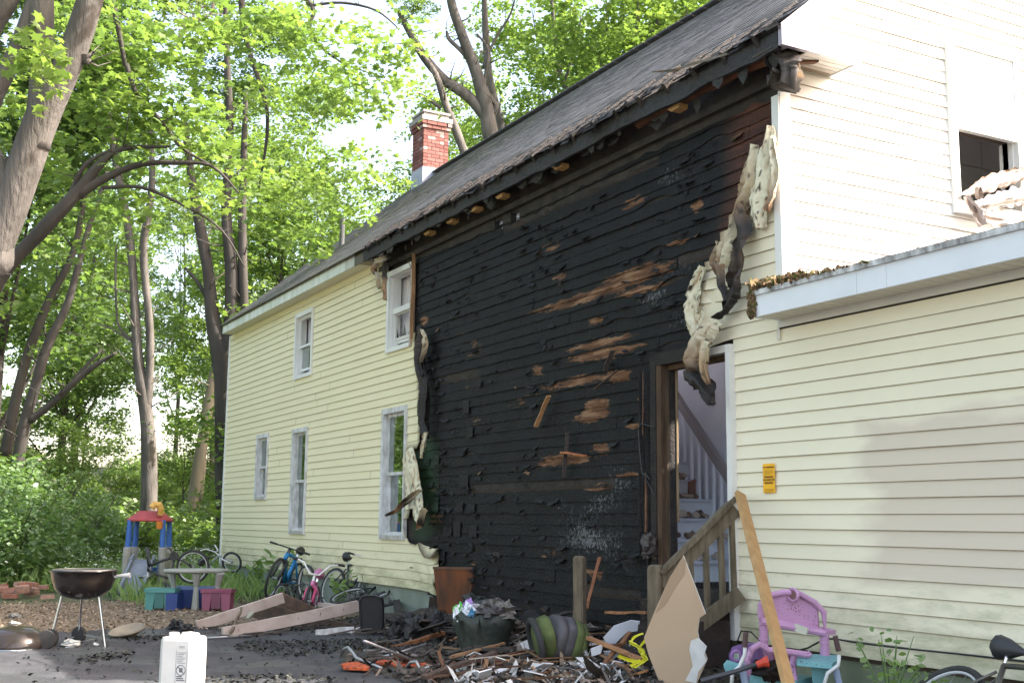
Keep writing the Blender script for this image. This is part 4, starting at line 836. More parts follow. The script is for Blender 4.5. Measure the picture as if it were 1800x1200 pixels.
# the near maple whose pale trunk leans across the top left corner
def near_leaves(t):
    crown_from('crown',t,pxc([(20,120),(55,75),(40,100),(75,95),(90,130)],8.6,14,2),16,.16,.105,LEAFY,MAPLE,.3)
    c=crown_from('crown',t,np.array([(rg.uniform(-14,-4.5),rg.uniform(-2.8,2.6),rg.uniform(6.6,9.5)) for _ in range(170)]),46,.75,.12,LEAF,MAPLE)
    # leaves high over the drive, above the top of the photo; they shade it
special('leaning_maple','big pale grey trunk leaning across the top left corner',9.0,[([(-330,1250),(-240,950),(-130,680),(-34,480),(5,400),(42,292),(74,205),(122,108),(158,0),(190,-120),(230,-260),(262,-420),(300,-640)],[100,90,80,68,62,60,58,50,42,38,30,20,6]),([(62,260),(74,150),(74,60),(72,-20),(60,-140),(40,-300),(10,-520)],[50,44,42,40,34,22,6]),([(20,335),(-30,250),(-16,180),(20,110),(55,20),(80,-60),(100,-220),(110,-400)],[50,40,36,30,28,24,16,5]),([(-25,270),(-60,150),(-20,60),(30,-40),(20,-200),(-30,-380)],[38,34,34,30,20,6]),([(150,98),(152,106),(158,110)],[26,18,10]),([(-8,440),(-6,462),(-14,480)],[62,56,30])],BARK,[],extra=near_leaves)
def arch_leaves(t):
    crown_from('crown',t,np.concatenate([pxc([(120,60),(180,110),(230,150),(260,90),(300,150),(200,190),(160,170),(330,60),(270,200),(240,240),(330,230),(290,30),(210,40),(380,60),(430,40),(350,180),(390,250),(420,320)],15.5,36,5),pxc([(60,300),(100,240),(140,420),(40,520),(20,220),(330,330),(200,330),(90,380),(250,380)],16,45,3)]),34,.42,.125,LEAFY,MAPLE,-.05)
special('arching_maple','dark slender maple arching over behind the pale leaning trunk',15,[([(-60,640),(0,490),(70,410),(130,345),(175,290),(215,262),(300,258)],[26,24,26,24,16,10,4]),([(135,342),(190,310),(250,288),(310,286),(372,292),(420,340)],[20,14,11,9,6,3]),([(120,350),(150,290),(200,262)],[10,8,5]),([(180,330),(250,330),(330,365),(390,405),(430,470)],[8,6,5,4,2]),([(222,113),(240,165),(285,215),(320,260),(370,290)],[9,8,7,6,4]),([(220,115),(210,60),(190,-40)],[8,9,12])],BARKF,[],extra=arch_leaves)
special('forked_maple','straight grey maple forking low, right behind the toy playset',30,[([(258,1010),(261,900),(262,800),(256,720),(244,640),(238,560),(233,470),(222,380),(205,290),(180,120),(176,-40)],[36,30,27,24,18,16,14,14,14,13,10]),([(258,720),(264,640),(262,560),(252,440),(262,370),(268,300),(262,200)],[18,15,14,14,13,11,6]),([(234,598),(216,584),(206,560),(203,480),(205,430)],[6,5,4,4,3]),([(232,600),(200,580),(170,568)],[4,3,2])],BARK,[(215,250,30,TALL[2],.55)],base=0)
special('corner_maple','thick dark maple trunk at the left corner of the house',28,[([(402,1000),(399,850),(397,720),(392,640),(374,560),(366,480),(352,400),(335,300),(322,200)],[42,40,38,38,26,20,18,14,10]),([(388,640),(405,580),(408,480),(398,380),(404,240),(400,120),(395,-20)],[30,26,24,18,14,12,8]),([(372,540),(350,500),(325,470)],[10,7,4]),([(430,560),(426,420),(428,300),(432,160)],[18,16,13,8])],BARKF,[(420,330,29,TALL[0],.5)],base=0)
special('dead_trunk','bare pale dead trunk leaning towards the corner of the house',34,[([(338,900),(348,830),(362,740),(376,660),(384,600)],[24,22,20,17,10]),([(352,880),(360,810)],[10,6])],BARKP,[],base=0)
special('twin_maple','left one of the dark leaning trunks at the left edge of the wood',30,[([(10,800),(20,740),(38,660),(60,590),(90,520),(130,440),(150,330)],[22,20,18,16,14,12,8])],BARKF,[(110,400,31,TALL[1],.5)],base=0)
special('twin_maple','dark leaning trunk with one long low limb reaching right, left side of the wood',29,[([(28,830),(42,750),(62,680),(82,610),(120,530),(150,420),(190,300)],[23,21,19,17,14,10,7]),([(52,738),(90,710),(130,672),(170,640),(205,620)],[14,13,12,9,5]),([(120,680),(145,650),(178,615)],[8,7,3])],BARKF,[(190,320,30,TALL[0],.5)],base=0)
# big spreading trees behind the roof
special('spreading_maple','large grey maple above the roof dividing into three big limbs right of the chimney',34,[([(905,420),(880,300),(862,235),(855,190),(838,130),(815,70),(795,10),(780,-60)],[34,32,30,26,22,18,16,12]),([(860,215),(828,175),(780,140),(745,100),(722,60),(700,20)],[22,20,18,16,14,8]),([(845,140),(815,95),(790,70),(785,55)],[10,8,7,4]),([(838,60),(858,90),(852,150),(872,185),(866,205)],[4,5,6,9,8])],BARK,[(850,-120,37,THIN[0],.45),(690,40,36,THIN[1],.3)],base=0)
special('spreading_maple','slim grey maple rising between the chimney and the big spreading maple',32,[([(850,330),(822,282),(800,225),(782,180),(765,130),(740,95),(712,78)],[17,16,15,13,11,8,4]),([(775,190),(750,172),(736,165)],[8,6,3])],BARK,[(730,70,33,THIN[1],.3)],base=0)
special('spreading_maple','straight grey maple just right of the big spreading maple above the roof',38,[([(900,320),(880,220),(862,150),(855,80),(852,20),(850,-60)],[20,18,15,13,11,8]),([(848,120),(870,70),(895,30),(905,0)],[5,5,4,3])],BARK,[(930,-20,38,THIN[0],.4)],base=0)
special('spreading_maple','thin pale tree standing above the middle of the roof line',40,[([(1010,300),(998,170),(985,130),(975,60),(968,-20)],[12,11,9,8,5]),([(990,150),(1010,90),(1022,30)],[6,5,3])],BARK,[(1000,30,40,THIN[1],.35)],base=0)
special('spreading_maple','double stemmed pale tree above the right part of the roof line',36,[([(1120,200),(1135,90),(1160,30),(1180,-30)],[16,14,12,8]),([(1125,120),(1122,60),(1118,-20)],[10,8,6]),([(1150,80),(1200,30),(1215,-10)],[10,8,5])],BARK,[(1150,20,37,THIN[0],.4)],base=0)
special('bare_branch_tree','dead tree with bare twisting white branches near the top of the wood',19,[([(500,-80),(390,-30),(370,25),(335,38),(318,62),(296,72)],[8,6,5,6,5,2]),([(335,38),(345,20),(362,10)],[4,3,2]),([(322,60),(345,75),(372,95)],[3,2.5,1]),([(340,36),(370,40),(400,60),(415,90)],[3,2.5,2,1]),([(338,36),(316,22),(305,8)],[4,3,1.5])],BARKP,[],base=0)
def boughs(t):
    crown_from('crown',t,np.concatenate([pxc([(480,30),(520,60),(560,100),(600,60),(640,90),(670,150),(620,180),(560,180),(500,160),(540,30),(680,100),(590,140),(700,60)],20.5,34,4),pxc([(470,270),(500,320),(540,290),(470,370),(520,390),(580,340),(430,300),(640,330),(610,380),(560,420),(680,290)],22,34,3)]),34,.5,.135,LEAFY,MAPLE,0)
special('overhanging_maple','bright maple boughs reaching over left of the chimney',21,[([(380,-200),(480,-60),(548,10),(545,45),(562,80),(600,110),(640,125)],[22,16,9,6,5,4,2]),([(548,10),(600,5),(660,18),(700,50)],[6,5,4,2]),([(420,-100),(430,60),(470,200),(455,330)],[14,10,7,3])],BARKF,[],extra=boughs,base=0)
# --- shrubs
def shrub_proto(seed,n,nl,R_,H,size,m,shape=OVAL):
    global rg; rg=np.random.default_rng(seed); C=[]
    while len(C)<n:
        v=rg.normal(0,1,3); v/=np.linalg.norm(v); q=rg.uniform(.3,1)**.5; C.append((v[0]*R_*q,v[1]*R_*q,H*.5+v[2]*H*.5*q))
    L,ti=sprays(C,nl,.24,.08); L=L[L[:,2]>-.1]; tint=np.clip(rg.random(len(L))*.5+np.clip(L[:,2]/H,0,1)*.2,0,1)
    me=leafmesh('foliage',L,rg.uniform(.7,1.3,len(L))*size,shape,tint,.6,m)
    mb=MB()
    for i in range(9): a=rnd.uniform(0,6.28); mb.tube([(0,0,-.1),(R_*.35*math.cos(a),R_*.35*math.sin(a),H*.5),(R_*.7*math.cos(a),R_*.7*math.sin(a),H*.9)],[.02,.014,.004],5)
    sm=bpy.data.meshes.new('stems'); sm.from_pydata([tuple(v) for v in mb.v],[],mb.f); sm.materials.append(BARKF); return sm,me
SH=[shrub_proto(21,150,34,1.5,2.3,.10,LEAFD),shrub_proto(22,140,34,1.3,1.9,.09,LEAFD)]
SHB=[shrub_proto(23,110,30,1.3,1.6,.10,LEAFY,STAR)]
def shrub(kind,loc,s,label,group,name='shrub'):
    o=bpy.data.objects.new(name,None); COL.objects.link(o); o.location=loc; o.rotation_euler=(0,0,rnd.random()*6); o.scale=(s,s,s*rnd.uniform(.85,1.1)); tag(o,label,'shrub',group)
    for nme,me in (('stems',kind[0]),('foliage',kind[1])): c=bpy.data.objects.new(nme,me); COL.objects.link(c); c.parent=o
for (px,d,s) in ((-60,21,1.15),(10,22,1.1),(70,24,1.0),(120,25,.95),(-20,25,1.25),(150,28,.9),(60,28,1.15),(-120,22,1.2),(185,29,.75)):
    p=AT(px,911,d); p.z=-.15; shrub(SH[rnd.randrange(2)],p,s,'dense dark green shrub of the thicket at the left edge','dark shrubs of the thicket on the left')
for i in range(110):
    d=rnd.uniform(29,60) if i<62 else rnd.uniform(50,85); px=rnd.uniform(-120,440); p=AT(px,911,d); 
    if free(p.x,p.y,2): p.z=terrain(p.x,p.y)-.2; shrub(SHB[0],p,rnd.uniform(.8,1.5),'bright green bush deep in the sunlit understorey','bright bushes under the tall trees')
# --- weeds and grass: nobody could count them
rg=np.random.default_rng(5)
def scatter(n,x0,x1,y0,y1,keep):
    X=rg.uniform(x0,x1,n*3);Y=rg.uniform(y0,y1,n*3); k_=np.array([keep(a,b) for a,b in zip(X,Y)]); return X[k_][:n],Y[k_][:n]
kp=lambda x,y: (y>3.6 or x<-22.0+.5*nz(y,3,3)) and (y<6.2 or x<-24.5) and x<-18.6-max(0,y-4)*.6+1.2*nz(x*.4,y*.8,0) and nz(x*.7,y*.7,3)>-.45
X,Y=scatter(52000,-44,-17.5,-9,13,kp); Z=rg.random(len(X))**1.5*np.clip((-X-19)*.10+.05,.05,.55)
me=leafmesh('weeds',np.stack([X,Y,Z],1),rg.uniform(.05,.13,len(X)),OVAL,np.clip(rg.random(len(X))*.8,0,1),.5,LEAFG); o=bpy.data.objects.new('ground_weeds',me); COL.objects.link(o); tag(o,kind='stuff')
X,Y=scatter(30000,-38,-16.8,-7,11,lambda x,y:(y>3.6 or x<-22.3+.5*nz(y,3,3)) and (y<6.25 or x<-24.5) and nz(x*.5,y*.5,8)>-.25 and x<-17.3-max(0,y-4)*.2+.8*nz(x,y,0))
hh=rg.uniform(.12,.5,len(X))*np.clip((-X-16)*.15+.25,.2,1); th=rg.random(len(X))*6.28
N=len(X); bx_=np.cos(th)*.006; by_=np.sin(th)*.006; lx=rg.normal(0,.28,N)*hh; ly=rg.normal(0,.28,N)*hh
P=np.stack([np.stack([X-bx_,Y-by_,0*X],1),np.stack([X+bx_,Y+by_,0*X],1),np.stack([X+lx*.4,Y+ly*.4,hh*.6],1),np.stack([X+lx,Y+ly,hh],1)],1)
me=bpy.data.meshes.new('grass'); me.vertices.add(N*4); me.vertices.foreach_set('co',P.reshape(-1).astype(np.float32)); me.loops.add(N*4); me.loops.foreach_set('vertex_index',np.arange(N*4,dtype=np.int32)); me.polygons.add(N); me.polygons.foreach_set('loop_start',np.arange(0,N*4,4,dtype=np.int32))
at=me.attributes.new('tint','FLOAT','FACE'); at.data.foreach_set('value',(.4+.6*rg.random(N)).astype(np.float32)); me.materials.append(LEAFG); me.update(); o=bpy.data.objects.new('grass',me); COL.objects.link(o); tag(o,kind='stuff')
WF=leaf_mat('white_flowers',(.6,.65,.5),(.8,.82,.7),.3,(1,1,1))
X,Y=scatter(2600,-33,-21,1.5,9,lambda x,y:(y<6.2 or x<-24.5) and nz(x*.5,y*.6,5)>.05); me=leafmesh('f',np.stack([X,Y,rg.uniform(.3,.75,len(X))],1),rg.uniform(.02,.05,len(X)),STAR,rg.random(len(X)),.5,WF); o=bpy.data.objects.new('white_wildflowers',me); COL.objects.link(o); tag(o,kind='stuff')
# fallen leaves on the gravel
LM=leaf_mat('dead_leaves',(.13,.085,.05),(.42,.33,.24),.15,(1,1,1))
X,Y=scatter(20000,-19.6,-13.9,-8,6.2,lambda x,y:x<driveedge(y)+.3+.5*nz(y*2,x,0)); Z=rg.uniform(.015,.04,len(X)); me=leafmesh('fallen',np.stack([X,Y,Z],1),rg.uniform(.02,.055,len(X)),OVAL,rg.random(len(X))**1.6,.4,LM); o=bpy.data.objects.new('fallen_leaves',me); COL.objects.link(o); tag(o,kind='stuff')
# crumbs of char over the drive
X,Y=scatter(11000,-14.5,-6,1.2,6.2,lambda x,y:nz(x*.9,y*.9,2)>-.1+.25*(5.2-y)*.5 or rg.random()<.06); Z=np.array([max(.03,mound(a,b)+.012) for a,b in zip(X,Y)])
CK=leaf_mat('char_crumbs',(.008,.008,.008),(.05,.045,.04),0); me=leafmesh('char',np.stack([X,Y,Z],1),rg.uniform(.01,.05,len(X))**1,STAR,rg.random(len(X)),.5,CK); o=bpy.data.objects.new('char_crumbs',me); COL.objects.link(o); tag(o,kind='stuff')
# weeds against the wall
def weed(loc,h,n,label,lsize=.12,m=LEAFG):
    t=thing('weed_plant',label,'plant',loc); mb=MB(); C=[];U_=[]
    for i in range(n):
        a=rnd.random()*6.28; e=Vector(loc)+Vector((math.cos(a)*h*.35,math.sin(a)*h*.3,h*rnd.uniform(.6,1))); b=Vector(loc); mb.tube([b,b.lerp(e,.6)+Vector((0,0,.1*h)),e],[.006,.005,.002],5)
        for s in spaced(.3,1,6): q=b.lerp(e,s); C.append((q.x+rnd.uniform(-.05,.05),q.y+rnd.uniform(-.05,.05),q.z+.06*h))
    mb.build('stem',mat('green_stem',(.12,.2,.06)),t); C=np.array(C)-np.array(loc)
    me=leafmesh('leaves',C,rg.uniform(.7,1.3,len(C))*lsize,OVAL,rg.random(len(C)),.6,m); o=bpy.data.objects.new('leaves',me); COL.objects.link(o); o.parent=t
p=U(480,1052,Z=0); weed((-19.3,6.15,0),.85,7,'tall broad leaved weed against the foundation left of the blue bike',.16)
weed((-20.6,6.1,0),.6,7,'low broad leaved weed between the small white bike and the blue bike',.15)
weed((-5.55,5.75,0),.62,14,'leafy green vine in front of the bicycle at the lower right corner',.06)
weed((-5.1,5.5,0),.45,10,'tuft of weeds at the bottom edge below the black saddle',.05)
weed((-16.3,6.1,0),.55,6,'small weed growing behind the pink toy bike',.12)
# ---------------------------------------------------------------- objects
def ringpts(r,n,c=(0,0,0),ax='y',ph=0,a0=0,a1=6.2832):
    out=[]
    for i in range(n):
        t=a0+(a1-a0)*i/(n if abs(a1-a0-6.2832)<1e-3 else n-1)+ph; a,b=r*math.cos(t),r*math.sin(t); out.append(Vector(c)+Vector({'y':(a,0,b),'z':(a,b,0),'x':(0,a,b)}[ax]))
    return out
# --- kettle grill
g0=AT(140,1129,11.8); gx_,gy_=g0.x,g0.y
t=thing('kettle_grill','black round kettle grill standing open on three metal legs','grill',(gx_,gy_,0))
M=Matrix.Translation((gx_,gy_,0))
mb=MB(M); mb.lathe([(.0,.47),(.10,.475),(.2,.505),(.27,.57),(.305,.66),(.322,.745),(.335,.75),(.335,.762),(.315,.76),(.30,.66),(.26,.58),(.18,.53),(0,.50)],seg=36); mb.sm=True; mb.build('bowl',mat('black_enamel',(.012,.011,.011),(.03,.022,.018),scale=4,rough=.16,attr=False,contrast=.8),t)
mb=MB(M); mb.tube(ringpts(.30,36,(0,0,.765),'z'),.006,5,closed=True); 
for i in range(25):
    y=-.28+i*.0233; h=math.sqrt(max(0,.3**2-y*y)); mb.tube([(-h,y,.768),(h,y,.768)],.0032,4)
mb.build('grate',mat('greasy_grate',(.12,.11,.1),(.3,.28,.26),scale=8,rough=.5,metal=.6),t)
for k,(fx,fy) in enumerate((U(192,1136,Z=0).to_tuple()[:2],U(98,1115,Z=0).to_tuple()[:2],U(122,1108,Z=0).to_tuple()[:2])):
    rv_=Vector(CM.T@np.array([1,0,0])); fw_=Vector((-.878,.478,0)); v=(rv_*.30-fw_*.10,rv_*-.27-fw_*.05,rv_*-.12+fw_*.30)[k]; v.z=0; a=v.normalized()*.2
    q=MB(M); q.tube([(a.x,a.y,.50),(v.x,v.y,.0 if k==0 else .09)],.0125,8); q.build('leg',CHROME,t)
    if k: 
        q=MB(M); q.lathe([(.0,-.02),(.085,-.02),(.09,0),(.085,.02),(0,.02)],(v.x,v.y,.09),20,rot=Matrix.Rotation(R(90),3,'X')@Matrix.Rotation(R(35),3,'Y')); q.build('wheel',RUBBER,t)
q=MB(M); q.tube([(-.30,.05,.10),(.0,.2,.08),(.28,-.18,.06)],.004,5); q.tube([(-.25,-.02,.08),(.25,-.2,.06)],.004,5); q.build('wire_shelf',ALU,t)
rv=CM.T@np.array([1,0,0]); q=MB(M); 
rv=Vector(rv); q.tube([rv*.33+Vector((0,0,.70)),rv*.40+Vector((0,0,.705)),rv*.47+Vector((0,0,.71))],[.012,.02,.026],8); q.tube([rv*.29+Vector((0,0,.69)),rv*.39+Vector((0,0,.70))],.01,6); q.build('handle',mat('aluminium_bracket',(.6,.6,.6),(.4,.4,.4),rough=.5),t)
# its lid lying on the drive
p=U(25,1140,Z=0); t=thing('grill_lid','shiny black kettle lid lying upside down at the left edge of the drive','grill lid',(p.x,p.y,.012))
M=Matrix.Translation(t.location); mb=MB(M); mb.lathe([(.33,0),(.325,.04),(.30,.10),(.25,.15),(.17,.19),(.08,.205),(0,.21)],seg=32); mb.sm=True; mb.build('dome',MATS['black_enamel'],t); mb=MB(M); mb.tube(ringpts(.333,32,(0,0,.006),'z'),.007,5,closed=True); mb.build('rim',CHROME,t)
p=U(80,1142,Z=0); mb=MB(Matrix.Translation((p.x,p.y,.10))); mb.lathe([(0,-.02),(.088,-.02),(.095,0),(.088,.02),(0,.022)],(0,0,0),24,rot=Matrix.Rotation(R(82),3,'X')@Matrix.Rotation(R(62),3,'Y').to_3x3()); mb.build('cart_wheel',RUBBER,label='black plastic wheel leaning against the grill lid',cat='wheel')
p=U(225,1120,Z=0); t=thing('shallow_dish','shallow brown dish tipped on the drive right of the grill','dish',(p.x,p.y,.02),Euler((.25,.1,0)))
M=WM[t.name]; mb=MB(M); mb.lathe([(0,.03),(.16,.02),(.24,.06),(.25,.075),(.23,.07),(.15,.035),(0,.04)],seg=24,sc=(1,.8,1)); mb.sm=True; mb.build('dish',mat('dusty_dish',(.32,.27,.2),(.15,.12,.09),scale=5,rough=.5),t)
# crumpled pale scraps beside the grill
for (px,py,s,lab) in ((125,1137,.16,'crumpled white glove on the drive below the grill'),(168,1137,.05,'small curl of white paper near the grill foot'),(25,1100,.11,'white scrap on the gravel above the black lid'),(25,1086,.12,'grey flat scrap on the gravel at the left edge')):
    p=U(px,py,Z=.0); mb=MB(); mb.blob((p.x,p.y,.03),(s,s*.5,s*.22),.6,2.5,14,8,col=(.75,.75,.7) if 'grey' not in lab else (.25,.25,.24)); mb.build('scrap',PLAIN,label=lab,cat='scrap')
# --- bricks
k=0
for (cx_,cy_,n) in ((45,1047,16),(12,1043,8)):
    for i in range(n):
        row=i//6 if n>10 else i//4; px=cx_+rnd.uniform(-42,42)*(1-row*.35); p=U(px,cy_+rnd.uniform(-4,8),Z=0); z=.04+row*.075+rnd.random()*.01
        mb=MB(); mb.box((p.x,p.y,z),(.21,.1,.065),Euler((rnd.uniform(-.2,.2),rnd.uniform(-.15,.15),rnd.uniform(.5,2.3))),col=mixc((.30,.12,.08),(.36,.24,.19),rnd.random()),jit=.004)
        mb.build('brick',BRICK,label='loose old red brick of the heap on the grass edge behind the grill',cat='brick',group='loose bricks heaped behind the grill')
# --- toy playset
b=AT(257,1035,20.2); t=thing('toy_playset','plastic toddler playset with red roof, blue posts and small grey slide','playset',(b.x,b.y,0),Euler((0,0,R(62)))); M=WM[t.name]
mb=MB(M); mb.lathe([(0,1.42),(.2,1.42),(.25,1.38),(.36,1.30),(.40,1.27),(.40,1.24),(.36,1.235),(0,1.25)],seg=28,sc=(1,.8,1)); mb.sm=True; mb.build('roof',mat('faded_red',(.42,.06,.06),(.32,.05,.05),rough=.5),t)
for (x,y) in ((-.30,-.2),(.30,-.2),(-.30,.2),(.30,.2)):
    q=MB(M); q.tube([(x,y,.70),(x*.95,y*.95,1.26)],[.05,.045],12); q.build('post',mat('toy_blue',(.03,.12,.42),(.025,.1,.33),rough=.45),t)
    q=MB(M); q.tube([(x*1.02,y*1.02,0),(x*1.02,y*1.02,.45),(x,y,.78),(x,y,.80)],[.075,.07,.07,.06],10); q.build('column',mat('toy_grey',(.33,.32,.29),(.22,.22,.19),scale=6,rough=.7),t)
for s in(-1,1): q=MB(M); q.box((s*.32,0,.45),(.05,.36,.5),jit=.01); q.build('side_panel',MATS['toy_grey'],t)
q=MB(M); q.box((0,.05,.42),(.56,.36,.06)); q.build('platform',MATS['toy_blue'],t); q=MB(M); q.box((-.2,-.2,.46),(.12,.08,.2),jit=.01); q.box((.27,-.2,.46),(.08,.08,.2)); q.build('rail_panel',MATS['toy_blue'],t)
q=MB(M)
prof=[(-.22,.60),(-.34,.52),(-.55,.30),(-.8,.10),(-.98,.05)]
for (ya,za),(yb,zb_) in zip(prof,prof[1:]):
    q.add([(-.15,ya,za),(.15,ya,za),(.17,yb,zb_),(-.17,yb,zb_),(-.15,ya,za-.03),(.15,ya,za-.03),(.17,yb,zb_-.03),(-.17,yb,zb_-.03)],[(3,2,1,0),(4,5,6,7)])
    for s in(-1,1): q.bar((s*.17,ya,za+.03),(s*.19,yb,zb_+.03),.04,.12)
q.build('slide',mat('slide_grey',(.20,.23,.27),(.14,.16,.19),scale=5,rough=.5),t)
q=MB(M); q.tube([(.24,-.22,1.36),(.25,-.25,1.45),(.22,-.27,1.52),(.15,-.29,1.53),(.11,-.31,1.47)],[.05,.055,.06,.06,.065],12,col=(.75,.42,.10)); q.tube([(.24,-.26,1.12),(.25,-.27,1.24)],[.05,.06],10,col=(.65,.22,.03)); q.build('periscope',PLAIN,t,label='orange toy periscope poking out of the red roof')
# --- kids' picnic table
b=AT(328,1073,16.6); t=thing('picnic_table','small faded plastic picnic table with teal, blue and pink benches','picnic table',(b.x,b.y,0),Euler((0,0,R(61.5)))); M=WM[t.name]
def bench(x,w,col,lab):
    q=MB(M); q.box((x,0,.285),(w,.30,.05),col=col,jit=.006)
    for s in(-1,1):
        for u in (-1,1): q.add([(x+s*w*.46,u*.13,.27),(x+s*w*.14,u*.13,.27),(x+s*w*.2,u*.13,.01),(x+s*w*.44,u*.13,.01),(x+s*w*.46,u*.06,.27),(x+s*w*.14,u*.06,.27),(x+s*w*.2,u*.06,.01),(x+s*w*.44,u*.06,.01)],[(0,1,2,3),(7,6,5,4),(0,4,5,1),(2,6,7,3),(0,3,7,4),(1,5,6,2)],0,col)
    q.box((x,-.12,.16),(w*.3,.03,.24),col=tuple(c*.6 for c in col)); q.build('bench',PLAIN,t,label=lab)
bench(-.36,.44,(.07,.24,.22),'teal bench'); bench(.44,.44,(.27,.075,.13),'pink bench')
q=MB(M); q.box((.03,.35,.30),(.62,.26,.045),col=(.16,.24,.5)); q.box((-.02,.25,.16),(.5,.04,.28),col=(.02,.05,.2)); q.box((-.18,.0,.13),(.16,.3,.24),col=(.02,.05,.2)); q.build('bench',PLAIN,t,label='blue bench behind')
q=MB(M); q.lathe([(0,.525),(.40,.525),(.43,.54),(.43,.56),(.41,.575),(0,.575)],(0.06,.2,0),8,rot=Matrix.Rotation(R(22.5),3,'Z'),sc=(1.08,.75,1)); q.build('tabletop',mat('grey_plastic',(.36,.36,.33),(.26,.27,.24),scale=4,rough=.6),t)
for (x,y) in ((-.27,.08),(.12,-.02),(.42,.12)): q=MB(M); q.tube([(x,y,.53),(x*.9,y+.06,.33),(x*.9,y+.06,0)],[.07,.035,.06],8); q.build('leg',MATS['grey_plastic'],t)
# --- bicycles
def wheel_parts(M,c,r,parent,tyre=RUBBER,rimc=(.55,.55,.56),tw=.022,name='wheel'):
    q=MB(M); q.tube(ringpts(r-tw,40,c,'y'),tw,8,closed=True); q.sm=True; w_=q.build(name,tyre,parent)
    q=MB(M); q.tube(ringpts(r-tw*2.1,36,c,'y'),tw*.45,6,closed=True,col=rimc); q.build('rim',PLAING,w_)
    q=MB(M)
    for i in range(18):
        a=i*6.283/18; q.tube([Vector(c)+Vector((.02*math.cos(a+1.2),.02*(-1)**i,.02*math.sin(a+1.2))),Vector(c)+Vector(((r-tw*2)*math.cos(a),0,(r-tw*2)*math.sin(a)))],.0016,3)
    q.tube([Vector(c)-Vector((0,.045,0)),Vector(c)+Vector((0,.045,0))],.018,8); q.build('spokes',ALU,w_)
def bicycle(name,label,loc,rot,wr,col,hb='flat',s=1,tube=.018,white=False,forkc=None,saddlec=None,wheels=(1,1),guards=None,bars=(.7,.7,.72),lean=None):
    t=thing(name,label,'bicycle',loc,rot); M=WM[t.name]; wb=wr*3.0; B=(wb*.42,0,wr*.85); RW=(0,0,wr);FW=(wb,0,wr); ST=(wb*.30,0,wr*2.15); H1=(wb*.78,0,wr*2.25); H0=(wb*.82,0,wr*1.95)
    q=MB(M); T=tube
    for a,b,r_ in ((B,ST,T),(B,H0,T*1.3),(ST,H1,T),(H0,H1,T*1.25)): q.tube([a,b],r_,8,col=col)
    for sgn in(-1,1):
        q.tube([(B[0],sgn*.03,B[2]),(0,sgn*.06,wr)],T*.6,6,col=col); q.tube([(ST[0],sgn*.02,ST[2]-.06),(0,sgn*.06,wr)],T*.55,6,col=col)
    q.sm=True; q.build('frame',PLAING,t)
    q=MB(M); fc=forkc or col
    for sgn in(-1,1): q.tube([(H0[0],sgn*.0,H0[2]),(H0[0]+.01,sgn*.055,H0[2]-.04),(wb,sgn*.055,wr)],T*.9 if not guards else T*1.5,6,col=fc)
    q.sm=True; q.build('fork',PLAING,t)
    if wheels[0]: wheel_parts(M,RW,wr,t)
    if wheels[1]: wheel_parts(M,FW,wr,t)
    q=MB(M); q.tube([H1,(H1[0]-.03,0,H1[2]+.09)],T*.8,6,col=bars); hz_=H1[2]+.09; hx=H1[0]-.03
    if hb=='flat': q.tube([(hx+.02,-.29,hz_),(hx+.05,-.05,hz_),(hx+.05,.05,hz_),(hx+.02,.29,hz_)],.011,6,col=bars)
    else: q.tube([(hx-.08,-.26,hz_+.16),(hx-.02,-.17,hz_+.13),(hx+.03,-.06,hz_),(hx+.03,.06,hz_),(hx-.02,.17,hz_+.13),(hx-.08,.26,hz_+.16)],.012,6,col=bars)
    hbm=q.build('handlebar',PLAING,t)
    q=MB(M)
    for sgn in(-1,1):
        q=MB(M)
        x_=hx+.02 if hb=='flat' else hx-.10; z_=hz_ if hb=='flat' else hz_+.165
        q.tube([(x_-(0 if hb=='flat' else .0),sgn*.22,z_),(x_-(0 if hb=='flat' else .06),sgn*.34,z_+.0)],.016,8)
        q.build('grip',BLACKP,hbm)
    q=MB(M); q.tube([ST,(ST[0]-.03,0,ST[2]+.10)],T*.7,6); q.build('seat_post',CHROME,t)
    q=MB(M); sx,sz=ST[0]-.03,ST[2]+.12; q.tube([(sx-.13,0,sz),(sx-.08,0,sz+.005),(sx,0,sz+.0),(sx+.08,0,sz-.005),(sx+.14,0,sz-.015)],[.03,.075,.06,.03,.012],10,col=saddlec or (.02,.02,.02)); q.sm=True; q.build('saddle',PLAIN,t)
    q=MB(M); q.lathe([(0,-.006),(.075*wr/.3,-.006),(.08*wr/.3,0),(.075*wr/.3,.006),(0,.006)],(B[0],-.04,B[2]),16,rot=Matrix.Rotation(R(90),3,'X')); 
    q.tube([(B[0],-.06,B[2]),(B[0]+.1,-.07,B[2]-.09)],.009,6); q.tube([(B[0],.06,B[2]),(B[0]-.1,.07,B[2]+.09)],.009,6)
    for sg in(-1,1): q.box((B[0]+.1*-sg,sg*.10,B[2]+.09*sg),(.07,.06,.02))
    q.build('crank',BLACKP,t)
    if guards:
        q=MB(M)
        for sgn in(-1,1): q.tube([(H0[0]+.005,sgn*.075,H0[2]-.08),(wb-.005,sgn*.075,wr+.02)],.03,8,col=guards)
        q.sm=True; q.build('fork_leg_cover',PLAING,t,label='bright yellow fork leg')
    return t
def pose(yaw,roll=0,pitch=0): return (Matrix.Rotation(R(yaw),3,'Z')@Matrix.Rotation(R(pitch),3,'Y')@Matrix.Rotation(R(roll),3,'X')).to_euler()
# upturned bike behind the table: one wheel in the air
p=AT(382,1040,18.6); p=AT(350,998,18.8); bicycle('upturned_bicycle','dark bicycle lying upside down behind the picnic table, one wheel in the air',(p.x,p.y,p.z+.27),pose(242,180,-22),.27,(.03,.03,.03),wheels=(1,0))
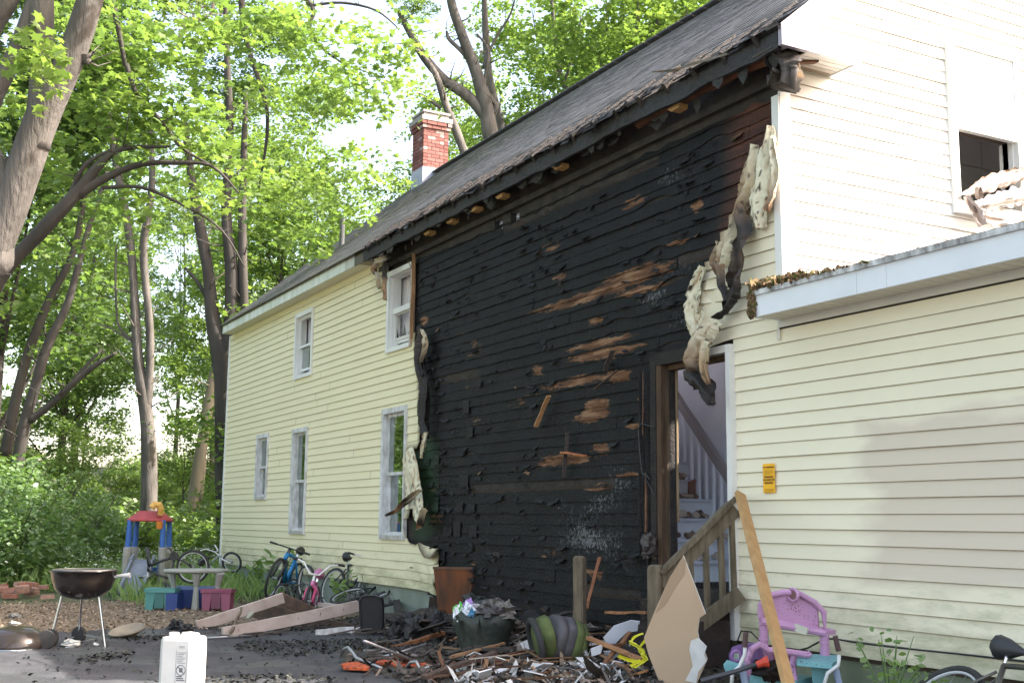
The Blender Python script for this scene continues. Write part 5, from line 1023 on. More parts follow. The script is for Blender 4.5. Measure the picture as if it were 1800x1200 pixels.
# small white bike at the far foundation corner
p=U(418,1034,Z=0); bicycle('small_white_bicycle','small grey and white kids bike leaning at the far corner of the house',(p.x+.2,5.75,.0),pose(40,12,-35),.2,(.33,.37,.36),hb='high',forkc=(.75,.75,.75),bars=(.8,.8,.8))
# blue mountain bike standing on end against the wall
p=U(498,1058,Z=0); bicycle('blue_bicycle','blue mountain bike leaning against the cream wall, seen almost from its front',(-18.55,6.02,.0),pose(-36,-16,-6),.32,(.02,.24,.55),tube=.03,bars=(.03,.03,.03),wheels=(1,1),forkc=(.02,.02,.02))
bicycle('yellow_forked_bicycle','overturned bike with thick bright yellow fork legs beside the blue bike',(-17.0,5.75,.62),pose(190,180,22),.27,(.04,.04,.04),guards=(.72,.62,.02),forkc=(.72,.62,.02))
# pink and white kids bike
p=U(600,1080,Z=0); bicycle('pink_bicycle','pink and white kids bike with wide white handlebars behind the broken boards',(-15.1,5.25,.03),pose(-28,-8,-4),.20,(.68,.22,.42),hb='high',forkc=(.65,.08,.2),bars=(.82,.8,.78),saddlec=(.6,.2,.4),tube=.022)
bicycle('silver_bicycle','bike with silver rims leaning on the foundation behind the pink bike',(-17.0,6.15,.0),pose(14,-14,0),.30,(.05,.05,.055),saddlec=(.02,.02,.02))
bicycle('fallen_bicycle','black bike fallen flat against the foundation left of the black panel',(-15.9,5.85,.13),pose(22,-68,0),.27,(.03,.03,.03))
# right corner bicycle
p=U(1745,1160,Y=5.62); bicycle('old_bicycle','old dark bicycle with torn black saddle at the lower right corner',(-5.12,5.50,.0),pose(-6,-42,0),.30,(.10,.095,.08),tube=.017,saddlec=(.035,.035,.04))
# --- broken timber frame
def plank(name,pa,pb,w_,h_,m,label,cat='board',group=None,up=(0,0,1),col=(1,1,1),warp=.012,n=8,jit=.003):
    mb=MB(); mb.bar(pa,pb,w_,h_,up,0,col,jit,n,warp); return mb.build(name,m,label=label,cat=cat,group=group)
PINKW=mat('pale_pinkish_board',(.60,.50,.45),(.42,.33,.28),scale=5,rough=.85,bump=.3,bscale=30,attr=True)
def knots(a,b,n,w_):   # knots in a board
    a=Vector(a);b=Vector(b); mb=MB()
    return mb
A=U(392,1112,Z=.05);B=AT(628,1066,14.0); t=thing('broken_board','long pale knotty board lying in front of the pink bike','board',tuple(A)); mb=MB(); mb.bar(A,B,.045,.13,jit=.003,n=8,warp=.02); mb.build('board',PINKW,t)
mb=MB()
for s in (.12,.22,.40,.55,.72,.9): q=A.lerp(B,s); mb.lathe([(0,-.003),(.022,-.002),(.024,0)],(q.x+.012,q.y-.030,q.z),10,rot=Matrix.Rotation(R(75),3,'X'),sc=(1.3,1,1)); 
mb.build('knot',mat('knot',(.14,.075,.05)),t)
plank('broken_board',U(345,1100,Z=.04),AT(497,1050,14.6),.05,.12,PINKW,'pale board with one blackened end rising towards the blue bike')
plank('dark_board',AT(448,1072,14.9),AT(640,1118,13.7),.04,.20,CHARB,'dark plank of the broken crate under the pale boards',col=(2.4,1.8,1.4))
plank('dark_board',AT(492,1052,15.0),AT(562,1085,14.4),.04,.18,CHARB,'dark reddish plank on top of the broken crate',col=(3,1.9,1.4))
plank('dark_board',AT(455,1090,14.5),AT(600,1125,13.4),.04,.09,CHARB,'lowest dark plank of the broken crate',col=(2.6,2,1.5))
plank('dark_board',AT(560,1062,15.0),AT(640,1068,14.5),.05,.05,PINKW,'short pale rail behind the pink bike')
plank('dark_board',AT(355,1085,15.6),AT(470,1112,14.2),.04,.05,WOODR,'thin brown board under the pale boards at the left')
plank('stick',U(402,1116,Z=.05),AT(424,1068,14.0),.025,.03,WOODG,'crooked grey stick standing in front of the long pale board',cat='stick',warp=.05)
plank('white_strip',U(555,1111,Z=.05),U(622,1104,Z=.08),.03,.06,OLDWHITE,'white painted strip lying on the char below the pink bike',cat='strip')
plank('white_strip',U(618,1111,Z=.04),U(642,1104,Z=.05),.03,.05,OLDWHITE,'short white strip just left of the black panel',cat='strip')
mb=MB(); p=U(438,1085,Z=.1); mb.plate([AT(x,y,14.2) for x,y in ((432,1085),(438,1075),(445,1073),(444,1078),(436,1086))],(0,1,0),.01,col=(.6,.62,.5)); mb.build('scrap',PLAIN,label='pointed pale green scrap between the broken boards',cat='scrap')
# black seat panel
p=U(650,1112,Z=.02); t=thing('plastic_chair_back','black rounded plastic seat back standing upright on the char','seat back',(p.x,p.y,.02)); d=14.0
dpt=-(CM@(np.array(p)-CAM))[2]; cn=[(632,1055),(636,1048),(645,1046),(660,1046),(669,1050),(671,1060),(671,1100),(666,1112),(655,1115),(640,1112),(634,1100)]
mb=MB(); mb.plate([AT(x,y,dpt) for x,y in cn],(-.5,.86,0),.05); mb.build('shell',BLACKP,t); mb=MB(); mb.tube([AT(x,y,dpt-.01) for x,y in cn],.012,6,closed=True); mb.build('rim',BLACKP,t)
# cabinet
t=thing('wooden_cabinet','scorched orange-brown wooden cabinet standing askew below the melted siding','cabinet',(-13.0,6.0,.12))
dC=-(CM@(np.array((-13.0,6.0,.5))-CAM))[2]; a,b_,c,e=[AT(x,y,dC) for x,y in ((772,1086),(833,1084),(833,1000),(762,999))]; f1,f2=AT(841,1080,dC+.35),AT(836,999,dC+.35)
CAB=mat('varnished_wood',(.30,.09,.03),(.07,.045,.03),scale=3.1,rough=.4,attr=True,stretch=(2.5,2.5,.5),bump=.1,bscale=20,contrast=.9)
mb=MB(); mb.add([a,b_,c,e],[(0,1,2,3)]); back=Vector((-.25,.42,0)); mb.add([a+back,b_+back,c+back,e+back],[(3,2,1,0)]); mb.add([a,e,e+back,a+back],[(0,1,2,3)]); mb.add([e,c,c+back,e+back],[(0,1,2,3)],0,(.7,.8,.8)); mb.build('body',CAB,t)
mb=MB(); mb.bar(b_+Vector((.03,.0,0)),c+Vector((.03,0,0)),.05,.03,col=(.45,.4,.5)); mb.add([b_,b_+back,c+back,c],[(0,1,2,3)],0,(.3,.3,.32)); mb.bar(e+Vector((0,-.01,.01)),c+Vector((0,-.01,.01)),.02,.03,col=(.5,.55,.5)); mb.build('edge_panel',CAB,t,label='sooty edge of the cabinet')
# bucket with rubbish
p=D(850,1140); t=thing('rubbish_bucket','melted dark green bucket overflowing with burnt rubbish','bucket',(p.x,p.y,p.z)); dB=-(CM@(np.array(p)-CAM))[2]
sB=dB/F; M=Matrix.Translation(p); mb=MB(M); vs=[];N=28
for k,(r_,z_) in enumerate(((.24,0),(.27,.1),(.32,.22),(.35,.33),(.33,.33),(.25,.1))):
    for i in range(N): a_=i*6.283/N; w_=1+.13*nz(math.cos(a_)*1.6,math.sin(a_)*1.6,k*.3); vs.append((r_*w_*math.cos(a_)*.95,r_*w_*math.sin(a_)*.85,z_+(.06*nz(math.cos(a_)*2,math.sin(a_)*2,7) if k>1 and k<5 else 0)))
mb.add(vs,[(k*N+i,k*N+(i+1)%N,(k+1)*N+(i+1)%N,(k+1)*N+i) for k in range(5) for i in range(N)]); mb.sm=True; mb.build('tub',mat('dark_green_plastic',(.022,.032,.026),(.05,.055,.045),scale=9,rough=.55,bump=.4,bscale=20),t)
mb=MB(M)
for (x,y,z,s,c) in ((-.1,-.05,.36,.13,(.03,.03,.03)),(.08,.05,.38,.12,(.12,.11,.1)),(-.2,0,.38,.14,(.02,.025,.02)),(.2,.1,.36,.12,(.2,.18,.16)),(0,-.12,.36,.08,(.5,.5,.5)),(.22,-.05,.34,.1,(.06,.05,.05))): mb.blob((x,y,z),(s,s,s*.7),.7,3,14,9,col=c)
mb.build('rubbish',PLAIN,t); mb=MB(M)
for (x,y,z,s,c) in ((-.08,-.22,.36,.06,(.12,.55,.08)),(-.05,-.24,.33,.06,(.8,.8,.82)),(.06,-.2,.42,.05,(.45,.25,.6)),(.10,-.22,.38,.06,(.75,.78,.85)),(.14,-.21,.36,.04,(.1,.3,.5))): mb.blob((x,y,z),(s,s*.7,s),.8,3,12,8,col=c)
mb.build('bright_packaging',PLAIN,t,label='bright green and purple plastic packaging')
# hamper
p=D(985,1165); dB=-(CM@(np.array(p)-CAM))[2]; t=thing('laundry_hamper','round cloth hamper striped lime green and grey lying on its side','hamper',tuple(p))
ax=(AT(1018,1120,dB+.05)-AT(960,1130,dB-.1)).normalized(); c0=AT(945,1132,dB); c1=AT(1015,1130,dB+.02)
GREEN=(.12,.155,.05);GR=(.12,.115,.125)
cl=mat('hamper_cloth',(1,1,1),(.35,.34,.32),scale=5,rough=.95,attr=True,bump=.3,bscale=12); d_=(AT(1005,1075,dB+.1)-AT(965,1165,dB-.1))
st_=[(AT(955,1168,dB-.06),.05),(AT(960,1155,dB),.19),(AT(975,1138,dB+.03),.235),(AT(988,1122,dB+.06),.235),(AT(1000,1108,dB+.08),.21),(AT(1008,1098,dB+.1),.16),(AT(1012,1092,dB+.11),.03)]
cols=[GREEN,GREEN,GR,GREEN,GR,GR]
a0=AT(945,1150,dB);  # axis runs lower-left to right
axis=[AT(942,1128,dB-.03),AT(950,1126,dB-.02),AT(968,1122,dB),AT(982,1124,dB+.02),AT(996,1128,dB+.04),AT(1010,1132,dB+.06),AT(1026,1134,dB+.07)]
rad_=[.14,.19,.21,.215,.21,.20,.18]; mbb=MB()
for k in range(6): mbb.tube([axis[k],axis[k].lerp(axis[k+1],.5),axis[k+1]],[rad_[k],(rad_[k]+rad_[k+1])/2,rad_[k+1]],24,col=(GREEN,GREEN,GR,GR,GREEN,GREEN)[k],rough=.12)
mbb.sm=True; mbb.build('cloth_body',cl,t); mb=MB(); 
ctr=axis[0]; dd=(axis[1]-axis[0]).normalized(); u_=dd.orthogonal().normalized(); v_=dd.cross(u_); mb.tube([ctr+(u_*math.cos(a)+v_*math.sin(a))*.185 for a in [i*6.283/24 for i in range(24)]],.03,8,closed=True); mb.build('rim',mat('black_cloth',(.02,.02,.022),(.04,.04,.04),rough=.9),t)
# --- porch: newel posts, handrail, balusters
def post(px0,py0,Z_h,label,wpx):
    b=U(px0,py0,Z=0); t=thing('newel_post',label,'post',(b.x,b.y,0)); mb=MB(Matrix.Translation((b.x,b.y,0))@Matrix.Rotation(R(28),4,'Z'))
    s=.052; pr=[(-s,-s*.7),(-s*.7,-s),(s*.7,-s),(s,-s*.7),(s,s*.7),(s*.7,s),(-s*.7,s),(-s,s*.7)]; lev=[(0,1),(.3,1.0),(.6,.99),(Z_h-.05,.97),(Z_h-.02,.9),(Z_h,.62)]
    vs=[(x*k+.006*nz(z*3,i,b.x),y*k,z) for z,k in lev for i,(x,y) in enumerate(pr)]; mb.add(vs,[tuple(range(8*5,48))]+[(r_*8+i,r_*8+(i+1)%8,(r_+1)*8+(i+1)%8,(r_+1)*8+i) for r_ in range(5) for i in range(8)]); mb.build('shaft',WOODG,t); return t
post(1019,1168,.98,'grey weathered newel post with rounded top, left side of the porch steps',24)
b=U(1153,992,Z=.945); t=thing('newel_post','weathered newel post at the foot of the handrail behind the plasterboard','post',(b.x,b.y,0)); mb=MB(Matrix.Translation((b.x,b.y,0))@Matrix.Rotation(R(28),4,'Z')); s=.062; lev=[(0,1),(.3,1.0),(.6,.99),(.90,.97),(.93,.88),(.945,.6)]; pr=[(-s,-s*.7),(-s*.7,-s),(s*.7,-s),(s,-s*.7),(s,s*.7),(s*.7,s),(-s*.7,s),(-s,s*.7)]
mb.add([(x*k+.006*nz(z*3,i,4),y*k,z) for z,k in lev for i,(x,y) in enumerate(pr)],[tuple(range(40,48))]+[(r_*8+i,r_*8+(i+1)%8,(r_+1)*8+(i+1)%8,(r_+1)*8+i) for r_ in range(5) for i in range(8)]); mb.build('shaft',WOODG,t)
hp=Vector((b.x+.03,b.y+.02,.79)); he=U(1292,893,Y=6.36); t=thing('porch_railing','weathered grey stair railing rising from the newel post to the door casing','railing',tuple(hp)); mb=MB(); mb.bar(hp,he,.045,.13,jit=.003,n=6,warp=.01); mb.bar(hp+Vector((0,0,.085)),he+Vector((0,0,.085)),.13,.04,jit=.003,n=6,warp=.01); mb.build('handrail',WOODG,t)
def on(a,b,s): return a.lerp(b,s)
lo_a=Vector((b.x,b.y,.22)); lo_b=U(1296,1040,Y=6.36); mb=MB(); mb.bar(U(1225,1100,Y=6.0),U(1303,1042,Y=6.33),.05,.12,jit=.003,n=4); mb.build('bottom_rail',WOODG,t)
for i,(s,c) in enumerate(((.22,(.8,.8,.8)),(.40,(.85,.8,.75)),(.60,(.75,.85,.6)),(.80,(1.7,.9,.5)),(.95,(.4,.35,.3)))):
    q=hp.lerp(he,s); mb=MB(); mb.bar((q.x,q.y,q.z-.05),(q.x+.02,q.y,max(.1,q.z-.72)),.038,.038,jit=.002); mb.build('baluster',WOODG,t)
t=thing('porch_steps','dark rubble-strewn porch steps under the doorway','steps',(-8.3,6.0,0)); mb=MB()
for k in range(3): mb.bx(-8.8,-7.86,6.36-.25*(k+1)+.0,6.36-.25*k,0,.62-.19*k,col=(.8,.6,.5))
mb.build('tread',CHARB,t); mb=MB(); mb.bx(-7.9,-7.80,5.9,6.3,0,.5,col=(1.2,1,1)); mb.build('stringer',CHARB,t)
# leaning new lumber
a=U(1301,868,Y=6.28); d0=-(CM@(np.array(a)-CAM))[2]; bb=U(1384,1196,Y=5.15); ext=(bb-a).normalized(); t0=(0.0-a.z)/(ext.z); bb=a+ext*t0
plank('lumber',a,bb,.09,.04,WOODN,'long new yellow pine board leaning against the cream wall',up=(1,0,.3),n=4,warp=.004)
# plasterboard sheet
dpb=8.95; pl=[(1201,976),(1240,1078),(1229,1086),(1226,1110),(1228,1120),(1243,1158),(1224,1202),(1190,1230),(1160,1200),(1140,1150),(1132,1120),(1150,1075),(1177,1015)]
mb=MB(); GYP=mat('plasterboard_paper',(.56,.40,.27),(.48,.34,.22),scale=1.5,rough=.9,attr=True); GY2=mat('gypsum',(.75,.74,.7),(.6,.58,.55),scale=9,rough=.95)
nv=Vector((-.5,.86,.12)).normalized(); cpl=AT(1185,1110,dpb)
def onpl(x,y):
    d=Vector(ray(x,y)); c=Vector(CAM); return c+d*((cpl-c).dot(nv)/d.dot(nv))
mb.plate([onpl(x,y) for x,y in pl],nv,.013,0,(1,1,1),1); mb.build('plasterboard',[GYP,GY2],label='large torn sheet of tan plasterboard standing in front of the door steps',cat='plasterboard')
mb=MB(); mb.plate([onpl(x,y)-nv*.002 for x,y in ((1200,978),(1206,985),(1203,1008),(1185,1035),(1170,1062),(1158,1072),(1152,1078),(1165,1045),(1177,1015))],-nv,.001,col=(.75,.72,.7)); mb.build('damp_stain',GYP,bpy.data.objects['plasterboard'])
mb=MB(); mb.plate([onpl(x,y)-nv*.003 for x,y in ((1215,1125),(1228,1120),(1243,1135),(1238,1150),(1243,1160),(1228,1180),(1224,1200),(1205,1195),(1218,1170),(1212,1140))],-nv,.002,col=(1,1,1)); mb.build('torn_paper',GY2,bpy.data.objects['plasterboard'])
# --- pink toy kitchen / vanity
PK=(.58,.32,.52);TQ=(.20,.46,.49);PP=(.24,.14,.34); dT=8.45
t=thing('toy_vanity','sooty pink and turquoise toy vanity standing against the cream wall','toy vanity',(-6.6,5.8,0)); 
P3=lambda x,y,dd=0:AT(x,y,dT+dd)
mb=MB(); hd=Vector((-.45,.89,0))
mb.plate([P3(*q) for q in ((1337,1080),(1338,1062),(1352,1047),(1378,1046),(1400,1043),(1432,1058),(1436,1070),(1438,1108),(1392,1098),(1340,1090))],hd,.03,col=PK); mb.build('backboard',SPECK,t)
mb=MB(); fr=[(1337,1085),(1337,1062),(1352,1046),(1378,1040),(1404,1042),(1432,1058),(1448,1075),(1450,1110),(1392,1098),(1337,1088)]; mb.tube([P3(x,y,-.01) for x,y in fr],.022,8,closed=True,col=tuple(c*1.05 for c in PK)); mb.tube([P3(1338,1092,-.02),P3(1450,1112,-.02)],.026,8,col=PK); mb.build('frame',PLAIN,t)
mb=MB(); ce=P3(1394,1045,-.04); mb.tube([ce+Vector((.878*.058*math.cos(a),.0,0)).xyz*1+Vector((0,0,0))+Vector((0,0,.042*math.sin(a)))+Vector((0,.48*.058*math.cos(a),0))*0 for a in [i*6.283/20 for i in range(20)]],.012,6,closed=True,col=PK); mb.build('mirror_ring',PLAIN,t)
mb=MB(); mb.lathe([(0,0),(.055,0),(.055,.004),(0,.004)],ce,20,rot=Matrix.Rotation(R(90),3,'X'),sc=(1,.72,1),col=(.25,.13,.12)); mb.build('oval_mirror',PLAIN,t)
for (x,a,b2) in ((1342,1088,1160),(1449,1108,1152)):
    mb=MB(); mb.tube([P3(x,a),P3(x+1,(a+b2)/2),P3(x+1,b2)],[.034,.030,.036],10,col=PK)
    for z in(.3,.6): q=P3(x,a).lerp(P3(x+1,b2),z+.2); mb.tube([q,q+Vector((0,0,.015))],.037,10,col=PK)
    mb.build('post',SPECK,t)
mb=MB(); mb.plate([P3(*q) for q in ((1436,1102),(1461,1108),(1461,1116),(1436,1112))],hd,.1,col=PK); mb.box(P3(1408,1105,-.05),(.10,.03,.05),Euler((0,.3,.5)),col=(.62,.62,.5)); mb.build('shelf',PLAIN,t)
mb=MB(); mb.plate([P3(1400,1160,-.25),P3(1405,1148,0),P3(1470,1150,.05),P3(1476,1156,-.1),P3(1462,1166,-.3)],(0,0,-1),.035,col=TQ); mb.add([P3(1425,1168,-.2),P3(1455,1168,-.2),P3(1445,1215,-.2),P3(1430,1215,-.2),P3(1428,1168,-.05),P3(1458,1168,-.05),P3(1448,1215,-.05),P3(1433,1215,-.05)],[(0,1,2,3),(7,6,5,4),(0,3,7,4),(1,5,6,2)],0,TQ); mb.build('counter',SPECK,t,label='turquoise counter')
mb=MB(); c=P3(1325,1165,-.15)
mb.tube([P3(1316,1195,-.2),P3(1314,1160,-.2),P3(1322,1140,-.2),P3(1335,1132,-.2),P3(1345,1138,-.2),P3(1350,1142,-.2),P3(1365,1142,-.2),P3(1420,1150,-.15),P3(1425,1146,-.15)],.024,8,col=PK)
mb.tube([P3(1398,1152,-.1),P3(1392,1170,-.15),P3(1395,1195,-.2),P3(1400,1215,-.2)],.03,8,col=PK); mb.build('pink_panel_frame',SPECK,t)
mb=MB(); mb.plate([P3(*q,.0) for q in ((1318,1145),(1340,1136),(1400,1148),(1395,1160),(1318,1165))],hd,.04,col=tuple(c*.8 for c in PK))
for i in range(6): x=1360+i*7; mb.tube([P3(x,1145,-.05),P3(x+2,1172,-.05)],.006,5,col=(.3,.08,.16))
mb.build('rack',SPECK,t); mb=MB(); mb.plate([P3(*q,-.25) for q in ((1318,1186),(1400,1196),(1398,1225),(1316,1220))],hd,.35,col=TQ); mb.build('base',PLAIN,t,label='turquoise base of the toy')
mb=MB(); mb.blob(P3(1352,1178,-.2),(.14,.1,.07),.6,4,14,9,col=(.07,.05,.04)); mb.build('wet_leaves',LIT2,label='heap of wet leaves inside the pink toy rack',cat='leaf heap')
t=thing('purple_toy_seat','purple rounded plastic toy piece left of the pink toy vanity','toy',(-7.6,5.75,.0)); mb=MB(); mb.plate([P3(*q,-.1) for q in ((1283,1172),(1281,1150),(1287,1136),(1300,1132),(1320,1131),(1332,1134),(1333,1160),(1320,1172))],hd,.12,col=PP); mb.build('shell',PLAIN,t); mb=MB(); mb.tube([P3(1294+8*math.cos(a),1152+9*math.sin(a),-.13) for a in [i*6.283/16 for i in range(16)]],.01,6,closed=True,col=(.33,.17,.42)); mb.lathe([(0,0),(.035,0),(.03,.008),(0,.008)],P3(1294,1152,-.11),14,rot=Matrix.Rotation(R(90),3,'X'),col=(.45,.52,.45)); mb.build('dial',PLAIN,t)
mb=MB(); mb.plate([P3(*q,-.3) for q in ((1272,1166),(1278,1159),(1302,1166),(1298,1178),(1275,1174))],(0,0,-1),.02,col=TQ); mb.build('turquoise_piece',PLAIN,label='small turquoise plastic piece beside the white handlebar',cat='toy piece')
# toy hose / torch with orange end
dH=8.0; mb=MB(); t=thing('orange_tipped_rod','black plastic rod with a flared orange-red tip lying across the toy vanity','rod',tuple(AT(1290,1190,dH))); mb.tube([AT(1232,1196,dH),AT(1290,1180,dH),AT(1333,1166,dH)],.017,8,col=(.05,.05,.055)); mb.build('rod',PLAIN,t); mb=MB(); mb.tube([AT(1330,1168,dH),AT(1340,1164,dH),AT(1350,1162,dH)],[.024,.026,.042],10,col=(.70,.07,.03)); mb.build('flared_tip',PLAIN,t)
# white handlebars of two small trikes
for (lab,pts,gr,leg_) in (('white handlebar with brown grip in front of the purple toy',[(1310,1130),(1309,1150),(1300,1170),(1288,1180),(1285,1215)],((1311,1111),(1309,1136)),[(1303,1165),(1315,1225)]),('white handlebar of a small bike right of the turquoise counter',[(1475,1150),(1474,1168),(1455,1182),(1449,1200),(1455,1230)],((1468,1117),(1474,1143)),[(1468,1172),(1482,1230)])):
    q0=AT(*pts[0],8.15); t=thing('kids_handlebar',lab,'handlebar',(q0.x,q0.y,0)); mb=MB(); mb.tube([AT(x,y,8.15) for x,y in pts],.014,8,col=(.82,.82,.8)); mb.sm=True; mb.build('bar',PLAING,t); mb=MB(); mb.tube([AT(*gr[0],8.15),AT(*gr[1],8.15)],[.018,.02],8,col=(.12,.07,.07)); mb.build('grip',PLAIN,t); mb=MB(); mb.tube([AT(*leg_[0],8.2),AT(*leg_[1],8.2)],.025,8,col=(.42,.5,.68)); mb.build('fork',PLAING,t)
# cable on the wing wall
pts=[(1296,1127),(1303,1108),(1320,1110),(1335,1125)]; c2=[(1390,1146),(1420,1138),(1450,1122),(1468,1122),(1500,1128),(1580,1138),(1680,1148),(1790,1160),(1850,1168)]
mb=MB(); mb.tube([U(x,y,Y=6.33) for x,y in pts],.006,6); mb.tube([U(x,y,Y=6.33) for x,y in c2],.007,6); mb.build('wall_cable',BLACKP,label='thin black cable running along the foot of the cream wing wall',cat='cable')
# notice
NT=mat('orange_paper',(.95,.50,.02),(.92,.46,.02),scale=4,rough=.7)
q=[U(x,y,Y=6.375) for x,y in ((1341,815),(1362,813),(1362,862),(1341,866))]; x0,x1=q[0].x,q[1].x; z1,z0=q[0].z,q[3].z
t=thing('notice','bright orange paper notice stuck on the cream wing wall right of the door','notice',((x0+x1)/2,6.37,z0)); mb=MB(); N=14; vs=[]
for i in range(N+1):
    for j in range(5): u_=x0+(x1-x0)*j/4; z_=z1+(z0-z1)*i/N; vs.append((u_,6.374-.0025*abs(math.sin(i*.9+j*.3)),z_))
mb.add(vs,[(i*5+j,(i+1)*5+j,(i+1)*5+j+1,i*5+j+1) for i in range(N) for j in range(4)]); mb.build('paper',NT,t)
def textobj(body,size,loc,rotm,m,parent,name='lettering',ext=.0004,align='CENTER'):
    cu=bpy.data.curves.new(name,'FONT'); cu.body=body; cu.size=size; cu.align_x=align; cu.extrude=ext; cu.offset=size*.02; to=bpy.data.objects.new(name,cu); COL.objects.link(to)
    dg=bpy.context.evaluated_depsgraph_get(); me=bpy.data.meshes.new_from_object(to.evaluated_get(dg)); bpy.data.objects.remove(to)
    mw_=Matrix.Translation(loc)@rotm.to_4x4(); me.transform(WM[parent.name].inverted()@mw_); me.materials.clear(); me.materials.append(m); o=bpy.data.objects.new(name,me); COL.objects.link(o); o.parent=parent; return o
INK=mat('ink',(.10,.04,.02)); FX=Matrix.Rotation(R(90),3,'X'); w_=x1-x0; xc=(x0+x1)/2
yy=6.3705
textobj('NO TRESPASSING',w_*.115,(xc,yy,z1-.035),FX,INK,t); textobj('WARNING\nDANGEROUS\nBUILDING',w_*.16,(xc,yy,z1-.115),FX,INK,t)
mb=MB()
for zz in (.055,.065,.075,.085,.205,.215,.225,.235): 
    mb.bx(xc-w_*.38,xc+w_*(.38 if zz not in(.085,.235) else .1),yy,yy+.0005,z1-zz-.0022,z1-zz,)
mb.build('small_print',INK,t)
# white jug in the foreground
b=AT(324,1118,7.9); M0=Matrix.Translation((b.x,b.y,0))@Matrix.Rotation(R(50),4,'Z'); t=thing('white_jug','big white plastic container with warning label at the bottom edge, left','container',(b.x,b.y,0),Euler((0,0,R(50)))); zt_=b.z; hw=.125;hd_=.115
def rr(w,h,z,c=.03): return [(-w+c,-h,z),(w-c,-h,z),(w,-h+c,z),(w,h-c,z),(w-c,h,z),(-w+c,h,z),(-w,h-c,z),(-w,-h+c,z)]
mb=MB(M0); vs=[];L_=[(0,.96),(.02,1),(zt_-.06,1.0),(zt_-.02,.985),(zt_,.94)]
for z,k in L_: vs+=rr(hw*k,hd_*k,z)
mb.add(vs,[tuple(range(32,40)),tuple(reversed(range(8)))]+[(r_*8+i,r_*8+(i+1)%8,(r_+1)*8+(i+1)%8,(r_+1)*8+i) for r_ in range(4) for i in range(8)]); body=mb.build('body',mat('white_plastic',(.66,.65,.62),(.52,.50,.46),scale=4,rough=.45,contrast=.7),t)
mb=MB(M0); mb.lathe([(.03,0),(.034,.002),(.034,.022),(.03,.026),(0,.026)],(-.075,0,zt_),18); mb.build('cap',mat('white_cap',(.62,.61,.58),(.5,.49,.47),rough=.5),t)
mb=MB(M0); mb.tube([(-.02,0,zt_-.005),(-.01,0,zt_+.02),(.05,0,zt_+.024),(.10,0,zt_+.018),(.11,0,zt_-.005)],.011,8); mb.sm=True; mb.build('handle',MATS['white_plastic'],t)
LG=mat('label_grey',(.13,.13,.14)); LR=mat('label_red',(.6,.06,.04)); LT=mat('label_tan',(.40,.34,.27)); mb=MB(M0)
# front face is -y in local; right-hand panel with symbol
def fl(x0,x1,z0,z1,m=0,y=-hd_-.0012): mb.bx(x0,x1,y,y+.001,z0,z1)
cx_=.045; zc=zt_-.205
mb.tube([(cx_+.032*math.cos(a),-hd_-.001,zc+.032*math.sin(a)) for a in [i*6.283/28 for i in range(28)]],.0028,5,closed=True); mb.tube([(cx_-.022,-hd_-.001,zc+.022),(cx_+.022,-hd_-.001,zc-.022)],.0026,5); fl(cx_-.012,cx_+.012,zc-.014,zc+.014)
for i in range(7): fl(cx_-.030,cx_+.030-(.01*(i%3)),zt_-.095-.011*i,zt_-.092-.011*i)
for x in (cx_-.038,cx_+.038): fl(x-.0008,x+.0008,zt_-.30,zt_-.08)
for i in range(3): fl(cx_-.03,cx_+.01*(i+1),zt_-.25-.012*i,zt_-.243-.012*i)
fl(cx_-.02,cx_+.02,zt_-.055,zt_-.052); fl(cx_-.015,cx_+.018,zt_-.062,zt_-.060); mb.build('label_print',LG,body)
mb=MB(M0)
for i in range(24): mb.bx(-hw-.0012,-hw-.0002,-.05,.05-.02*((i*7)%3)*.5,zt_-.045-.0085*i-.003,zt_-.045-.0085*i)
mb.build('side_print',LT,body); textobj('WARN',.05,M0@Vector((-hw-.0015,.03,zt_-.33)),(M0.to_3x3()@Matrix.Rotation(R(-90),3,'Z')@FX),LR,t,'red_lettering',align='LEFT') if False else None
mb=MB(M0); mb.bx(-hw-.0013,-hw-.0002,-.045,.03,zt_-.275,zt_-.262); mb.bx(-hw-.0013,-hw-.0002,-.045,.0,zt_-.295,zt_-.283); mb.build('red_print',LR,body)
# --- metal tubes, orange netting
def tubeobj(name,pts,r_,m,label,cat,dz_=.03,col=(1,1,1)):
    P=[]
    for q in pts:
        p=D(q[0],q[1]) if len(q)==2 else None
        if p is None: p=U(q[0],q[1],Z=q[2])
        else: p.z=max(.02,p.z)+dz_
        P.append(p)
    mb=MB(); mb.tube(P,r_,8,col=col); mb.sm=True; return mb.build(name,m,label=label,cat=cat)
tubeobj('metal_tube',[(640,1126,.30),(692,1146,.16),(737,1164,.06)],.013,ALU,'long silver tube crossing over another on the drive, sloping down to the right','metal tube')
tubeobj('metal_tube',[(662,1157,.03),(705,1145,.08),(748,1131,.14)],.013,ALU,'silver tube crossing under the other one, rising to the right','metal tube')
tubeobj('bent_tube',[(600,1150,.03),(604,1140,.12),(612,1137,.16),(620,1146,.12),(627,1156,.08),(648,1164,.05),(671,1174,.03)],.014,ALU,'silver tube with one hooked end lying left of the orange netting','bent tube')
tubeobj('bent_tube',[(715,1172,.03),(722,1163,.09),(732,1162,.10),(740,1178,.03)],.014,ALU,'short arched grey tube right of the orange netting','bent tube')
tubeobj('metal_tube',[(352,1121,.03),(440,1117,.03)],.013,ALU,'thin silver tube on the drive behind the white container','metal tube')
tubeobj('metal_tube',[(738,1176,.04),(795,1161,.08)],.013,ALU,'grey tube pointing right towards the green bucket','metal tube')
tubeobj('metal_tube',[(640,1143,.03),(700,1147,.04),(790,1163,.04)],.016,mat('rusty_tube',(.16,.09,.08),(.3,.27,.27),scale=6,rough=.6),'rusty dark tube behind the silver ones','metal tube')
OR=mat('orange_net',(.75,.13,.03),(.12,.03,.02),scale=30,rough=.7,contrast=1.5)
